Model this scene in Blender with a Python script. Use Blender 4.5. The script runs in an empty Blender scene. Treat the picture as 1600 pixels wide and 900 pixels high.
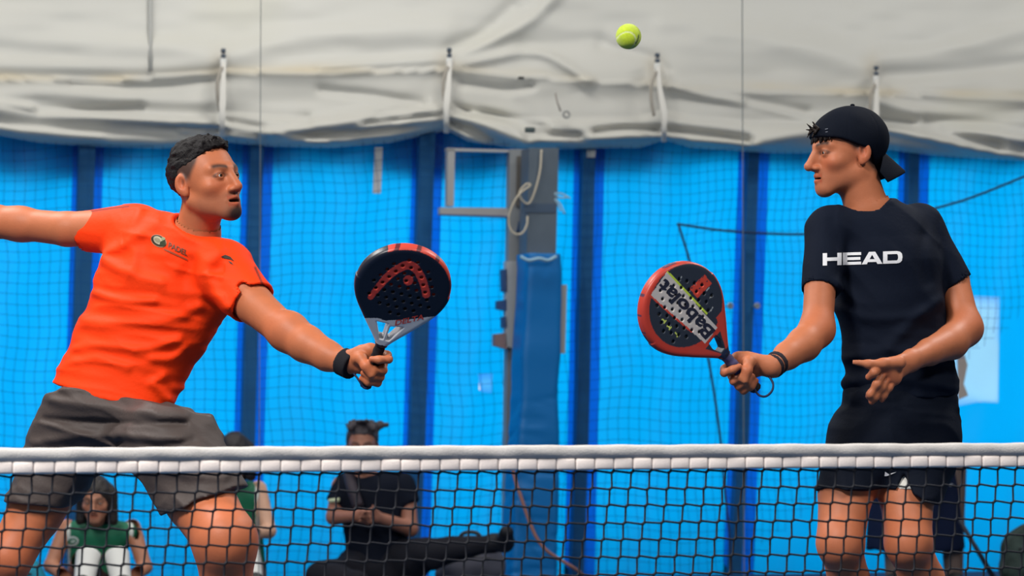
import bpy, bmesh, math, random
import numpy as np
from mathutils import Vector, Matrix
from mathutils.bvhtree import BVHTree
random.seed(7); rng = np.random.RandomState(7)
S = bpy.context.scene
COL = S.collection
# ------------------------------------------------------------------ camera
F = 4970.0                                # focal length in pixels of the 1600x900 frame
CAMH = 0.92
PITCH = math.atan((672 - 450) / F)
cam = bpy.data.cameras.new('camera'); camo = bpy.data.objects.new('camera', cam); COL.objects.link(camo)
cam.sensor_width = 36; cam.lens = 36 * F / 1600; cam.clip_end = 200
camo.location = (0, 0, CAMH); camo.rotation_euler = (math.pi / 2 + PITCH, 0, 0)
cam.dof.use_dof = True; cam.dof.focus_distance = 9.0; cam.dof.aperture_fstop = 6.3
S.camera = camo
# ------------------------------------------------------------------ light
w = bpy.data.worlds.new('world'); S.world = w; w.use_nodes = True
bg = w.node_tree.nodes['Background']; bg.inputs[0].default_value = (0.95, 0.97, 1.0, 1); bg.inputs[1].default_value = 0.60
def area(name, loc, target, size, size_y, power, col=(1, 1, 1)):
    l = bpy.data.lights.new(name, 'AREA'); l.shape = 'RECTANGLE'; l.size = size; l.size_y = size_y; l.energy = power; l.color = col
    o = bpy.data.objects.new(name, l); COL.objects.link(o); o.location = loc
    o.rotation_euler = (Vector(target) - Vector(loc)).to_track_quat('-Z', 'Y').to_euler()
    return o
LP = [(-3.2, 4.0, 560), (3.4, 4.6, 170), (-3.6, 10.6, 190), (3.6, 11.2, 140), (-4.2, 17.0, 64), (-.2, 17.5, 64), (4.4, 18.3, 64)]
for x_, y_, e_ in LP: area('added_lamp', (x_, y_, 5.75), (x_ * .9, y_ + (.6 if y_ > 15 else 0), 0), 2.4, 1.0, e_, (1, .97, .93))  # unseen lamps, added to key the players and brighten the tarpaulin
S.view_settings.view_transform = 'Standard'; S.view_settings.look = 'None'
S.view_settings.exposure = 0.75; S.view_settings.gamma = 1.0; S.view_settings.use_curve_mapping = False

# ------------------------------------------------------------------ pixels -> places
def ray(px, py):
    c, s = math.cos(PITCH), math.sin(PITCH)
    x = (px - 800) / F; u = -(py - 450) / F
    return np.array([x, c - s * u, s + c * u])
def PY(px, py, Y):                         # point on the pixel's ray at world depth Y
    d = ray(px, py); return np.array([0, 0, CAMH]) + d * (Y / d[1])
SL = 0.28                                  # the court stands turned to the camera: depth grows to the right
def NP(px, py, D0):                        # point on a court-parallel upright plane
    d = ray(px, py); return np.array([0, 0, CAMH]) + d * (D0 / (d[1] - SL * d[0]))
CN = np.array([SL, -1, 0]) / math.hypot(SL, 1)     # court plane normal, to the camera
CT = np.array([1, SL, 0]) / math.hypot(SL, 1)      # along the net, to the right
def CP(s, n, z, D0):                       # court coordinates: along, towards camera, up
    return np.array([0, D0, 0]) + CT * s + CN * n + np.array([0, 0, z])
DN, DG, DW = 7.1, 17.0, 20.0               # net, glass back wall, hall wall

# ------------------------------------------------------------------ materials
MATS = {}
def mat(name, col, rough=0.6, spec=0.4, metal=0, bump=0, bscale=60, var=0, vscale=8, attr=None, sheen=0, trans=0, coat=0):
    if name in MATS: return MATS[name]
    m = bpy.data.materials.new(name); m.use_nodes = True; nt = m.node_tree; N = nt.nodes; L = nt.links
    b = N['Principled BSDF']; b.inputs['Roughness'].default_value = rough; b.inputs['Specular IOR Level'].default_value = spec
    b.inputs['Metallic'].default_value = metal; b.inputs['Coat Weight'].default_value = coat
    b.inputs['Sheen Weight'].default_value = sheen
    src = None
    if attr:
        a = N.new('ShaderNodeAttribute'); a.attribute_name = attr; src = a.outputs['Color']
    else:
        r = N.new('ShaderNodeRGB'); r.outputs[0].default_value = (*col, 1); src = r.outputs[0]
    tc = N.new('ShaderNodeTexCoord')
    if var:
        nz = N.new('ShaderNodeTexNoise'); nz.inputs['Scale'].default_value = vscale; nz.inputs['Detail'].default_value = 5
        L.new(tc.outputs['Object'], nz.inputs['Vector'])
        mr = N.new('ShaderNodeMapRange'); mr.inputs['From Min'].default_value = .3; mr.inputs['From Max'].default_value = .7
        mr.inputs['To Min'].default_value = 1 - var; mr.inputs['To Max'].default_value = 1 + var
        L.new(nz.outputs['Fac'], mr.inputs['Value'])
        mx = N.new('ShaderNodeMix'); mx.data_type = 'RGBA'; mx.blend_type = 'MULTIPLY'; mx.inputs[0].default_value = 1
        L.new(src, mx.inputs[6]); L.new(mr.outputs[0], mx.inputs[7]); src = mx.outputs[2]
    L.new(src, b.inputs['Base Color'])
    if bump:
        n2 = N.new('ShaderNodeTexNoise'); n2.inputs['Scale'].default_value = bscale; n2.inputs['Detail'].default_value = 6
        L.new(tc.outputs['Object'], n2.inputs['Vector'])
        bp = N.new('ShaderNodeBump'); bp.inputs['Strength'].default_value = bump; bp.inputs['Distance'].default_value = .01
        L.new(n2.outputs['Fac'], bp.inputs['Height']); L.new(bp.outputs[0], b.inputs['Normal'])
    if trans:
        t = N.new('ShaderNodeBsdfTranslucent'); L.new(src, t.inputs[0])
        mixs = N.new('ShaderNodeMixShader'); mixs.inputs[0].default_value = trans
        L.new(b.outputs[0], mixs.inputs[1]); L.new(t.outputs[0], mixs.inputs[2]); L.new(mixs.outputs[0], N['Material Output'].inputs[0])
    MATS[name] = m; return m
SRGB = lambda r, g, b: tuple(((c / 255) / 12.92 if c / 255 <= .04045 else ((c / 255 + .055) / 1.055) ** 2.4) for c in (r, g, b))

# ------------------------------------------------------------------ objects
def tag(o, label=None, cat=None, group=None, kind=None):
    if label: o['label'] = label
    if cat: o['category'] = cat
    if group: o['group'] = group
    if kind: o['kind'] = kind
    return o
def empty(name, loc, label=None, cat=None, group=None, kind=None):
    o = bpy.data.objects.new(name, None); COL.objects.link(o); o.location = tuple(loc); o.empty_display_size = .1
    return tag(o, label, cat, group, kind)
def obj(name, mesh, material=None, parent=None, smooth=True):
    o = bpy.data.objects.new(name, mesh); COL.objects.link(o)
    if material and not mesh.materials: mesh.materials.append(material)
    if smooth and len(mesh.polygons): mesh.polygons.foreach_set('use_smooth', [True] * len(mesh.polygons))
    if parent:
        o.parent = parent; o.matrix_parent_inverse = Matrix.Translation(-Vector(parent.location)) if parent.type == 'EMPTY' else Matrix.Identity(4)
    return o
def pymesh(name, v, f, col=None):
    m = bpy.data.meshes.new(name); m.from_pydata([tuple(map(float, p)) for p in v], [], [tuple(map(int, q)) for q in f]); m.update()
    if col is not None:
        a = m.color_attributes.new('Col', 'FLOAT_COLOR', 'POINT')
        a.data.foreach_set('color', np.hstack([col, np.ones((len(col), 1))]).astype(np.float32).ravel())
    return m
class MB:                                   # collects boxes and tubes into one mesh
    def __init__(s): s.v = []; s.f = []
    def add(s, v, f):
        n = len(s.v); s.v += [tuple(p) for p in v]; s.f += [tuple(i + n for i in q) for q in f]; return s
    def frame_box(s, c, ax, ay, az, bev=0):  # centre and three half vectors, edges bevelled by bev
        c, ax, ay, az = map(np.array, (c, ax, ay, az))
        bm = bmesh.new(); bmesh.ops.create_cube(bm, size=2)
        L = [np.linalg.norm(a) for a in (ax, ay, az)]
        for vt in bm.verts: vt.co = Vector((vt.co.x * L[0], vt.co.y * L[1], vt.co.z * L[2]))
        if bev: bmesh.ops.bevel(bm, geom=list(bm.edges), offset=bev, segments=2, affect='EDGES', profile=.5)
        bm.verts.ensure_lookup_table(); bm.verts.index_update()
        u = [a / l for a, l in zip((ax, ay, az), L)]
        v = [c + u[0] * q.co.x + u[1] * q.co.y + u[2] * q.co.z for q in bm.verts]
        f = [[q.index for q in p.verts] for p in bm.faces]; bm.free(); return s.add(v, f)
    def tube(s, pts, r, n=6, caps=True):
        pts = [np.array(p, float) for p in pts]; rr = r if hasattr(r, '__len__') else [r] * len(pts)
        v = []; f = []; ref = None
        for i, p in enumerate(pts):
            t = pts[min(i + 1, len(pts) - 1)] - pts[max(i - 1, 0)]; t = t / (np.linalg.norm(t) + 1e-12)
            if ref is None: ref = np.cross(t, [0, 0, 1.]) if abs(t[2]) < .9 else np.cross(t, [1., 0, 0])
            u = ref - t * np.dot(ref, t); u /= np.linalg.norm(u); ref = u; w_ = np.cross(t, u)
            for k in range(n):
                a = 2 * math.pi * k / n; v.append(p + (u * math.cos(a) + w_ * math.sin(a)) * rr[i])
        for i in range(len(pts) - 1):
            for k in range(n): f.append((i * n + k, i * n + (k + 1) % n, (i + 1) * n + (k + 1) % n, (i + 1) * n + k))
        if caps: f.append(tuple(range(n))[::-1]); f.append(tuple((len(pts) - 1) * n + k for k in range(n)))
        return s.add(v, f)
    def mesh(s, name): return pymesh(name, s.v, s.f)
    def build(s, name, m, parent=None, smooth=True):
        o = obj(name, s.mesh(name), m, parent, smooth); return o
def spline(pts, n=8):                        # Catmull-Rom through points
    P = [np.array(p, float) for p in pts]; P = [2 * P[0] - P[1]] + P + [2 * P[-1] - P[-2]]; out = []
    for i in range(1, len(P) - 2):
        for k in range(n):
            t = k / n; a, b, c, d = P[i - 1:i + 3]
            out.append(.5 * (2 * b + (c - a) * t + (2 * a - 5 * b + 4 * c - d) * t * t + (3 * b - a - 3 * c + d) * t ** 3))
    out.append(P[-2]); return out

def nrm(a): a = np.array(a, float); return a / np.linalg.norm(a)
# ------------------------------------------------------------------ implicit surfaces (bodies, cloth)
def vnoise(P, seed=0):
    Q = np.floor(P).astype(np.int64); f = P - Q; f = f * f * (3 - 2 * f); out = 0
    for dx in (0, 1):
        for dy in (0, 1):
            for dz in (0, 1):
                h = (Q[:, 0] + dx) * 374761393 + (Q[:, 1] + dy) * 668265263 + (Q[:, 2] + dz) * 2147483647 + seed * 1274126177
                h = (h ^ (h >> 13)) * 1274126177; h = ((h ^ (h >> 16)) & 0xffff) / 65535.0
                wgt = (f[:, 0] if dx else 1 - f[:, 0]) * (f[:, 1] if dy else 1 - f[:, 1]) * (f[:, 2] if dz else 1 - f[:, 2])
                out = out + h * wgt
    return out * 2 - 1
class Seg:                                   # elliptical tapered segment
    def __init__(s, p0, p1, r0, r1, side=(1, 0, 0), k=.03, op='add', cap0=False, cap1=False, c0=None, c1=None):
        s.p0 = np.array(p0, float); s.p1 = np.array(p1, float); d = s.p1 - s.p0; s.L = np.linalg.norm(d); s.w = d / s.L
        sd = np.array(side, float); u = sd - s.w * np.dot(sd, s.w)
        if np.linalg.norm(u) < 1e-4: u = np.cross(s.w, [0, 1, .3])
        s.u = nrm(u); s.v = np.cross(s.w, s.u)
        s.r0 = r0 if isinstance(r0, tuple) else (r0, r0); s.r1 = r1 if isinstance(r1, tuple) else (r1, r1)
        s.k = k; s.op = op; s.cap0 = cap0; s.cap1 = cap1
    def d(s, P):
        q = P - s.p0; z = q @ s.w; t = np.clip(z / s.L, 0, 1)
        a = s.r0[0] + (s.r1[0] - s.r0[0]) * t; b = s.r0[1] + (s.r1[1] - s.r0[1]) * t; c = np.minimum(a, b)
        x = q @ s.u; y = q @ s.v; e = z - t * s.L
        xa = x / a; yb = y / b; zc = e / c
        k0 = np.sqrt(xa * xa + yb * yb + zc * zc) + 1e-9
        k1 = np.sqrt((xa / a) ** 2 + (yb / b) ** 2 + (zc / c) ** 2) + 1e-9
        d = np.where(k0 < .35, -c * (1 - k0), k0 * (k0 - 1) / k1)
        if s.cap1: d = np.maximum(d, z - s.L)
        if s.cap0: d = np.maximum(d, -z)
        return d
class Ell:                                   # ellipsoid; axes = rows of R
    def __init__(s, c, r, R=None, k=.02, op='add'):
        s.c = np.array(c, float); s.r = np.array(r if hasattr(r, '__len__') else (r, r, r), float); s.R = np.array(R, float) if R is not None else None; s.k = k; s.op = op
    def d(s, P):
        q = P - s.c
        if s.R is not None: q = q @ s.R.T
        k0 = np.sqrt(((q / s.r) ** 2).sum(1)) + 1e-9; k1 = np.sqrt(((q / s.r ** 2) ** 2).sum(1)) + 1e-9
        return np.where(k0 < .35, -s.r.min() * (1 - k0), k0 * (k0 - 1) / k1)
class Pln:                                   # half space kept where n.(p-c) < 0
    def __init__(s, c, n, k=.004, op='int'): s.c = np.array(c, float); s.n = nrm(n); s.k = k; s.op = op
    def d(s, P): return (P - s.c) @ s.n
class Fn:
    def __init__(s, f, k=.004, op='int'): s.f = f; s.k = k; s.op = op
    def d(s, P): return s.f(P)
def chain(pts, rs, k=.03, side=(1, 0, 0), cap1=False):
    out = []
    for i in range(len(pts) - 1):
        out.append(Seg(pts[i], pts[i + 1], rs[i], rs[i + 1], side, k if i == 0 else .012, cap1=(cap1 and i == len(pts) - 2)))
    return out
def fld(prims, P, use=None):
    d = np.full(len(P), 1e3)
    for i, p in enumerate(prims):
        if use is not None and not use[i]: continue
        e = p.d(P); k = p.k
        if p.op == 'add':
            h = np.maximum(k - np.abs(d - e), 0) / k; d = np.minimum(d, e) - h * h * k * .25
        else:
            if p.op == 'sub': e = -e
            h = np.maximum(k - np.abs(d - e), 0) / k; d = np.maximum(d, e) + h * h * k * .25
    return d
def mesher(prims, lo, hi, h, post=None, keep=None, B=12):
    lo = np.array(lo, float); hi = np.array(hi, float)
    nb = np.ceil((hi - lo) / h / B).astype(int) + 1; n = nb * B
    bi = np.stack(np.meshgrid(*[np.arange(k) for k in nb], indexing='ij'), -1).reshape(-1, 3)
    cen = lo + (bi * B + (B - 1) / 2) * h; r = B * h * .5 * 1.75
    E = np.stack([p.d(cen) for p in prims], 1)
    dc = fld(prims, cen)
    G = np.full(tuple(n), 1.0, np.float32)
    loc = np.stack(np.meshgrid(*[np.arange(B)] * 3, indexing='ij'), -1).reshape(-1, 3)
    ks = np.array([p.k for p in prims]); isint = np.array([p.op == 'int' for p in prims])
    act = np.abs(dc) < r * 1.12 + .012
    for j in range(len(bi)):
        x, y, z = bi[j] * B
        if not act[j]:
            if dc[j] < 0: G[x:x + B, y:y + B, z:z + B] = -1
            continue
        use = np.where(isint, E[j] > -(ks + 2.3 * r), E[j] < ks + 2.3 * r)
        P = lo + (loc + bi[j] * B) * h
        d = fld(prims, P, use)
        if post is not None:
            nr = np.abs(d) < .03
            if nr.any(): d[nr] = post(P[nr], d[nr])
        G[x:x + B, y:y + B, z:z + B] = d.reshape(B, B, B)
    ins = G < 0
    cnt = np.zeros(tuple(n - 1), np.uint8)
    sl = lambda a, o: a[o[0]:a.shape[0] - 1 + o[0], o[1]:a.shape[1] - 1 + o[1], o[2]:a.shape[2] - 1 + o[2]]
    corners = [(a, b, c) for a in (0, 1) for b in (0, 1) for c in (0, 1)]
    for o in corners: cnt += sl(ins, o)
    cells = np.argwhere((cnt > 0) & (cnt < 8))
    idx = np.full(tuple(n - 1), -1, np.int32); idx[tuple(cells.T)] = np.arange(len(cells))
    val = np.stack([G[cells[:, 0] + o[0], cells[:, 1] + o[1], cells[:, 2] + o[2]] for o in corners], 1).astype(float)
    acc = np.zeros((len(cells), 3)); num = np.zeros(len(cells)); C = np.array(corners, float)
    for a in range(8):
        for b in range(a + 1, 8):
            if np.abs(C[a] - C[b]).sum() != 1: continue
            m = (val[:, a] < 0) != (val[:, b] < 0)
            t = val[:, a] / np.where(m, val[:, a] - val[:, b], 1)
            acc += np.where(m[:, None], C[a] + (C[b] - C[a]) * t[:, None], 0); num += m
    V = lo + (cells + acc / num[:, None]) * h
    faces = []
    for ax in range(3):
        o = [0, 0, 0]; o[ax] = 1
        A = ins[:n[0] - o[0], :n[1] - o[1], :n[2] - o[2]]; Bq = ins[o[0]:, o[1]:, o[2]:]
        e = np.argwhere(A != Bq); flip = A[tuple(e.T)]
        u, v = [(1, 2), (2, 0), (0, 1)][ax]
        ok = (e[:, u] > 0) & (e[:, v] > 0) & (e[:, u] < n[u] - 1) & (e[:, v] < n[v] - 1)
        e = e[ok]; flip = flip[ok]; q = []
        for du, dv in ((-1, -1), (0, -1), (0, 0), (-1, 0)):
            c = e.copy(); c[:, u] += du; c[:, v] += dv; q.append(idx[tuple(c.T)])
        q = np.stack(q, 1); q = q[(q >= 0).all(1)] if len(q) and (q < 0).any() else q
        if len(q) == len(flip): q = np.where(flip[:, None], q, q[:, ::-1])
        faces.append(q)
    Q = np.concatenate(faces)
    if keep is not None:
        Q = Q[keep(V[Q].mean(1))]
        us = np.unique(Q); mp = np.full(len(V), -1); mp[us] = np.arange(len(us)); V = V[us]; Q = mp[Q]
    return V, Q
def join(parts):
    V = []; Q = []; n = 0
    for v, q in parts: V.append(v); Q.append(q + n); n += len(v)
    return np.concatenate(V), np.concatenate(Q)
def bounds(prims, m=.03):
    lo = np.full(3, 1e9); hi = -lo
    for p in prims:
        if p.op != 'add': continue
        if isinstance(p, Seg):
            R = max(p.r0 + p.r1); a = np.minimum(p.p0, p.p1) - R; b = np.maximum(p.p0, p.p1) + R
        else: a = p.c - p.r.max(); b = p.c + p.r.max()
        lo = np.minimum(lo, a); hi = np.maximum(hi, b)
    return lo - m, hi + m
def cloth(name, prims, h, m, parent, post=None, colf=None):
    lo, hi = bounds(prims); V, Q = mesher(prims, lo, hi, h, post)
    return obj(name, pymesh(name, V, Q, colf(V) if colf else None), m, parent)
def smooth01(x, a, b): t = np.clip((x - a) / (b - a), 0, 1); return t * t * (3 - 2 * t)
def lerpc(c, tgt, m): return c + (np.array(tgt) - c) * m[:, None]
def tube_opening(p_end, axis, r_end, depth=.03):     # hollow at a cuff or hem
    a = nrm(axis); return Seg(np.array(p_end) - a * depth, np.array(p_end) + a * .03, r_end, r_end, (1, 0, 0), .004, 'sub', cap0=True)

# ------------------------------------------------------------------ the head, in its own frame: +x person's right, +y face, +z up, eyes at z=0
def head_prims(jaw=1.0, mouth=0.0, nose=1.0, female=False):
    p = []
    p.append(Ell((0, -.012, .036), (.0765, .098, .081), k=.02))
    p.append(Ell((0, .032, -.022), (.062, .060, .076), k=.035))
    p.append(Ell((0, .022, -.066), (.049 * jaw, .056, .036), k=.03))
    for s in (1, -1):
        p.append(Seg((s * .052 * jaw, -.008, -.050), (s * .017, .071, -.099), .011, .011, k=.03))     # jaw line
        p.append(Ell((s * .045, .058, -.026), (.018, .018, .014), k=.025))
        p.append(Seg((s * .012, .089, .019), (s * .045, .070, .021), .009, .008, k=.018))      # brow
    p.append(Ell((0, .075, -.098), (.020, .016, .016), k=.028))                                  # chin
    p.append(Ell((0, .073, -.066), (.028, .020, .028), k=.02))                                   # muzzle
    for s in (1, -1): p.append(Ell((s * .033, .101, -.001), (.019, .019, .0125), k=.012, op='sub'))
    p.append(Seg((0, .091, .014), (0, .113 * nose, -.034), .0075, .0105, k=.012))
    p.append(Ell((0, .092, -.022), (.0105, .018, .026), k=.012))
    p.append(Ell((0, .112 * nose, -.037), .0112, k=.008))
    for s in (1, -1):
        p.append(Ell((s * .0125, .099, -.041), (.0085, .011, .0075), k=.007))
        p.append(Ell((s * .007, .103, -.0505), (.004, .005, .0045), k=.003, op='sub'))
        # eyelids: a shell over the eyeball with an almond slit
        p.append(Ell((s * .0315, .0775, 0), .0146, k=.006))
        p.append(Ell((s * .0320, .0985, -.0004), (.0128, .0135, .0056), k=.0022, op='sub'))
    up, dn = -.0625 + mouth * .1, -.0755 - mouth * .55
    for s in (1, -1):
        p.append(Seg((0, .0955, up), (s * .023, .083, -.0695), .0058, .0032, k=.007))
        p.append(Seg((0, .0940, dn), (s * .022, .082, -.0700), .0066, .0032, k=.007))
    p.append(Ell((0, .098, (up + dn) / 2), (.021, .022, .0013 + mouth * .42), k=.004, op='sub'))
    for s in (1, -1):                                                                            # ears
        a = math.radians(22); R = [(math.cos(a), s * math.sin(a), 0), (-s * math.sin(a), math.cos(a), 0), (0, 0, 1)]
        p.append(Ell((s * .079, -.014, -.002), (.008, .019, .029), R, k=.008))
        p.append(Ell((s * .0765, -.008, -.026), (.006, .009, .011), R, k=.008))
        p.append(Ell((s * .087, -.008, .002), (.0095, .0100, .0175), R, k=.004, op='sub'))
    return p
def head_color(V, skin, lip, brow, mouth=0, stubble=0, goatee=0, fade=0, hairc=(.02, .016, .014), browz=0.0205):
    n = len(V); c = np.tile(np.array(skin, float), (n, 1)); x, y, z = V.T; ax = np.abs(x)
    g = lambda cx, cy, cz, sx, sy, sz: np.exp(-((ax - cx) / sx) ** 2 - ((y - cy) / sy) ** 2 - ((z - cz) / sz) ** 2)
    red = np.array(skin) * np.array((1.08, .74, .70))
    c = lerpc(c, red, .55 * np.clip(g(.042, .07, -.03, .022, .03, .02) + g(0, .115, -.038, .014, .016, .014) + g(.082, -.012, -.002, .014, .03, .04), 0, 1))
    c = lerpc(c, np.array(skin) * .62, .55 * g(.033, .09, -.0, .018, .02, .010))
    if stubble:
        m = smooth01(-z, .035, .06) * smooth01(y, -.01, .03); c = lerpc(c, np.array(hairc) * 2.2 + .02, stubble * m)
    if goatee:
        gm = np.clip(g(0, .085, -.105, .027, .035, .020) * 1.5, 0, 1); mo = g(0, .095, -.0535, .024, .02, .0055)
        c = lerpc(c, hairc, np.clip(goatee * np.maximum(gm, .5 * mo), 0, .93))
    up, dn = -.0625 + mouth * .1, -.0755 - mouth * .55
    lm = np.maximum(np.exp(-((z - up - .001) / .0055) ** 2), np.exp(-((z - dn) / .006) ** 2)) * (ax < .024) * smooth01(y, .078, .084)
    c = lerpc(c, lip, .8 * lm)
    sl = (np.abs(z - (up + dn) / 2) < .002 + mouth * .4) & (ax < .02) & (y > .07) & (y < .0925)
    c = lerpc(c, (.05, .012, .01), sl * .9)
    lash = np.exp(-((np.hypot((ax - .0315) / .0155, (z - .0005) / .0072) - 1) / .22) ** 2) * (y > .07) * (z > -.004)
    c = lerpc(c, (.03, .015, .012), .75 * lash)
    bz = browz + .006 * np.sin(np.clip((ax - .012) / .04, 0, 1) * 2.4)
    bm = np.exp(-((z - bz) / .0068) ** 2) * smooth01(ax, .008, .016) * (1 - smooth01(ax, .046, .056)) * (y > .05)
    c = lerpc(c, brow, .9 * bm)
    if fade:
        line = np.interp(y, [-.12, -.06, -.02, .015, .035, .06], [-.075, -.055, -.012, .012, .04, .09])
        m = smooth01(z - line, -.016, .014) * smooth01(-y, -.05, -.035) * (1 - smooth01(ax, .0765, .080)); c = lerpc(c, np.array(hairc) * 1.6, np.clip(fade * m, 0, 1))
    return c
def make_head(parent_mesh_parts, C, R, s, prims, colf, neck, cut, h=.0028):
    """R rows = head axes in the world; neck = world Segs; cut=(point,normal) keep the side of +normal"""
    C = np.array(C); toL = lambda P: (P - C) @ R.T / s
    nl = [Seg(toL(n.p0[None])[0], toL(n.p1[None])[0], tuple(q / s for q in n.r0), tuple(q / s for q in n.r1), R @ n.u, n.k) for n in neck]
    allp = prims[:3] + nl + prims[3:]
    cp = toL(np.array(cut[0])[None])[0]; cn = R @ nrm(cut[1])
    V, Q = mesher(allp, (-.12, -.14, -.24), (.12, .15, .15), h, keep=lambda c: ((c - cp) @ cn) > -.002)
    parent_mesh_parts.append((V @ R * s + C, Q, colf(V)))
    return lambda P: P @ R * s + C
def eyeball(parent, toW, x, gaze, R, s, iris=(.035, .018, .010), y=.0775):
    bm = bmesh.new(); bmesh.ops.create_uvsphere(bm, u_segments=28, v_segments=20, radius=.0126 * s)
    g = nrm(gaze); v = np.array([q.co for q in bm.verts]); f = [[q.index for q in p.verts] for p in bm.faces]; bm.free()
    # pole to the gaze so that rings colour cleanly
    M = np.array(Vector(tuple(g)).to_track_quat('Z', 'Y').to_matrix()); ang = np.arccos(np.clip(v[:, 2] / np.linalg.norm(v, axis=1), -1, 1))
    col = np.where((ang < .25)[:, None], (.004, .004, .004), np.where((ang < .52)[:, None], iris, (.62, .58, .56)))
    c = toW(np.array([[x, y, 0]]))[0]
    o = obj('eye', pymesh('eye', (v @ M.T) + c, f, col), mat('eye', (1, 1, 1), .12, .6, attr='Col'), parent); return o
def axes(Fw, Up):
    y = nrm(Fw); x = nrm(np.cross(y, nrm(Up))); z = np.cross(x, y)      # x = person's right
    return np.array([x, y, z])                                           # rows: right, forward, up

# ================================================================== THE PLACE
Z3 = np.array([0, 0, 1.0])
# blue artificial turf
def make_floor():
    mb = MB(); a = CP(-9, 9.4, 0, DN); b = CP(9, 9.4, 0, DN); c = CP(9, 0, 0, DW + .6); d = CP(-9, 0, 0, DW + .6)
    top = [a, b, c, d]; mb.add(top + [p - Z3 * .1 for p in top], [(0, 1, 2, 3), (7, 6, 5, 4), (0, 4, 5, 1), (1, 5, 6, 2), (2, 6, 7, 3), (3, 7, 4, 0)])
    o = mb.build('floor', mat('turf', (.016, .055, .13), .9, .2, bump=.5, bscale=400, var=.15, vscale=40), smooth=False)
    tag(o, kind='structure')
make_floor()
def slab(name, quad, th, m):
    n = nrm(np.cross(np.array(quad[1]) - quad[0], np.array(quad[2]) - quad[1])) * th
    q = [np.array(p, float) for p in quad]; mb = MB()
    mb.add(q + [p - n for p in q], [(0, 1, 2, 3), (7, 6, 5, 4), (1, 0, 4, 5), (2, 1, 5, 6), (3, 2, 6, 7), (0, 3, 7, 4)])
    return tag(mb.build(name, m, smooth=False), kind='structure')
ROOF = mat('roof_membrane', (.27, .27, .265), .7, .2, var=.05)  # unseen rest of the hall, closed in to cut flat daylight on the players
HB = -10.0                                 # far end of the hall, behind the camera
slab('ceiling', [CP(-9, 9.4, 6.0, DN), CP(-9, -.6, 6.0, DW), CP(9, -.6, 6.0, DW), CP(9, 9.4, 6.0, DN)], .1, ROOF)
slab('wall_left', [CP(-9, 9.4, 0, DN), CP(-9, -.6, 0, DW), CP(-9, -.6, 6.0, DW), CP(-9, 9.4, 6.0, DN)], -.1, ROOF)
slab('wall_right', [CP(9, 9.4, 0, DN), CP(9, 9.4, 6.0, DN), CP(9, -.6, 6.0, DW), CP(9, -.6, 0, DW)], -.1, ROOF)
slab('wall_front', [CP(-9, 9.4, 0, DN), CP(-9, 9.4, 6.0, DN), CP(9, 9.4, 6.0, DN), CP(9, 9.4, 0, DN)], -.1, ROOF)
# translucent blue hall sheet, upright panels between the columns, lit from outside by daylight
def sheet_mat(name, front, through, rough=.45, var=.06):
    m = bpy.data.materials.new(name); m.use_nodes = True; nt = m.node_tree; N = nt.nodes; L = nt.links
    b = N['Principled BSDF']; b.inputs['Base Color'].default_value = (*front, 1); b.inputs['Roughness'].default_value = rough
    b.inputs['Specular IOR Level'].default_value = .12
    t = N.new('ShaderNodeBsdfTranslucent'); tc = N.new('ShaderNodeTexCoord'); nz = N.new('ShaderNodeTexNoise')
    nz.inputs['Scale'].default_value = 1.6; nz.inputs['Detail'].default_value = 6; L.new(tc.outputs['Object'], nz.inputs['Vector'])
    mr = N.new('ShaderNodeMapRange'); mr.inputs['From Min'].default_value = .3; mr.inputs['From Max'].default_value = .7
    mr.inputs['To Min'].default_value = 1 - var; mr.inputs['To Max'].default_value = 1 + var; L.new(nz.outputs['Fac'], mr.inputs['Value'])
    mx = N.new('ShaderNodeMix'); mx.data_type = 'RGBA'; mx.blend_type = 'MULTIPLY'; mx.inputs[0].default_value = 1
    mx.inputs[6].default_value = (*through, 1); L.new(mr.outputs[0], mx.inputs[7]); L.new(mx.outputs[2], t.inputs[0])
    ad = N.new('ShaderNodeAddShader'); L.new(b.outputs[0], ad.inputs[0]); L.new(t.outputs[0], ad.inputs[1]); L.new(ad.outputs[0], N['Material Output'].inputs[0])
    return m
BLUE = sheet_mat('blue_sheet', (.0, .035, .12), (.0, .46, 1.0))
BLUE2 = sheet_mat('blue_sheet_overlap', (.0, .03, .10), (.0, .24, .62))
WHITE = sheet_mat('grey_white_tarpaulin', (.40, .395, .37), (.10, .10, .095), .42)
colx = [(-132, -138), (137, 122), (402, 388), (667, 652), (920, 909), (1177, 1160), (1427, 1420), (1690, 1680)]
NL = 6                                     # further bays out of the picture, to the corners of the hall
colx = [(-132 - 265 * k, -138 - 268 * k) for k in range(NL, 0, -1)] + colx + [(1690 + 265 * k, 1680 + 268 * k) for k in range(1, 5)]   # at y 240 and y 700
def cx_at(i, y): a, b = colx[i]; return a + (b - a) * (y - 240) / 460
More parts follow.
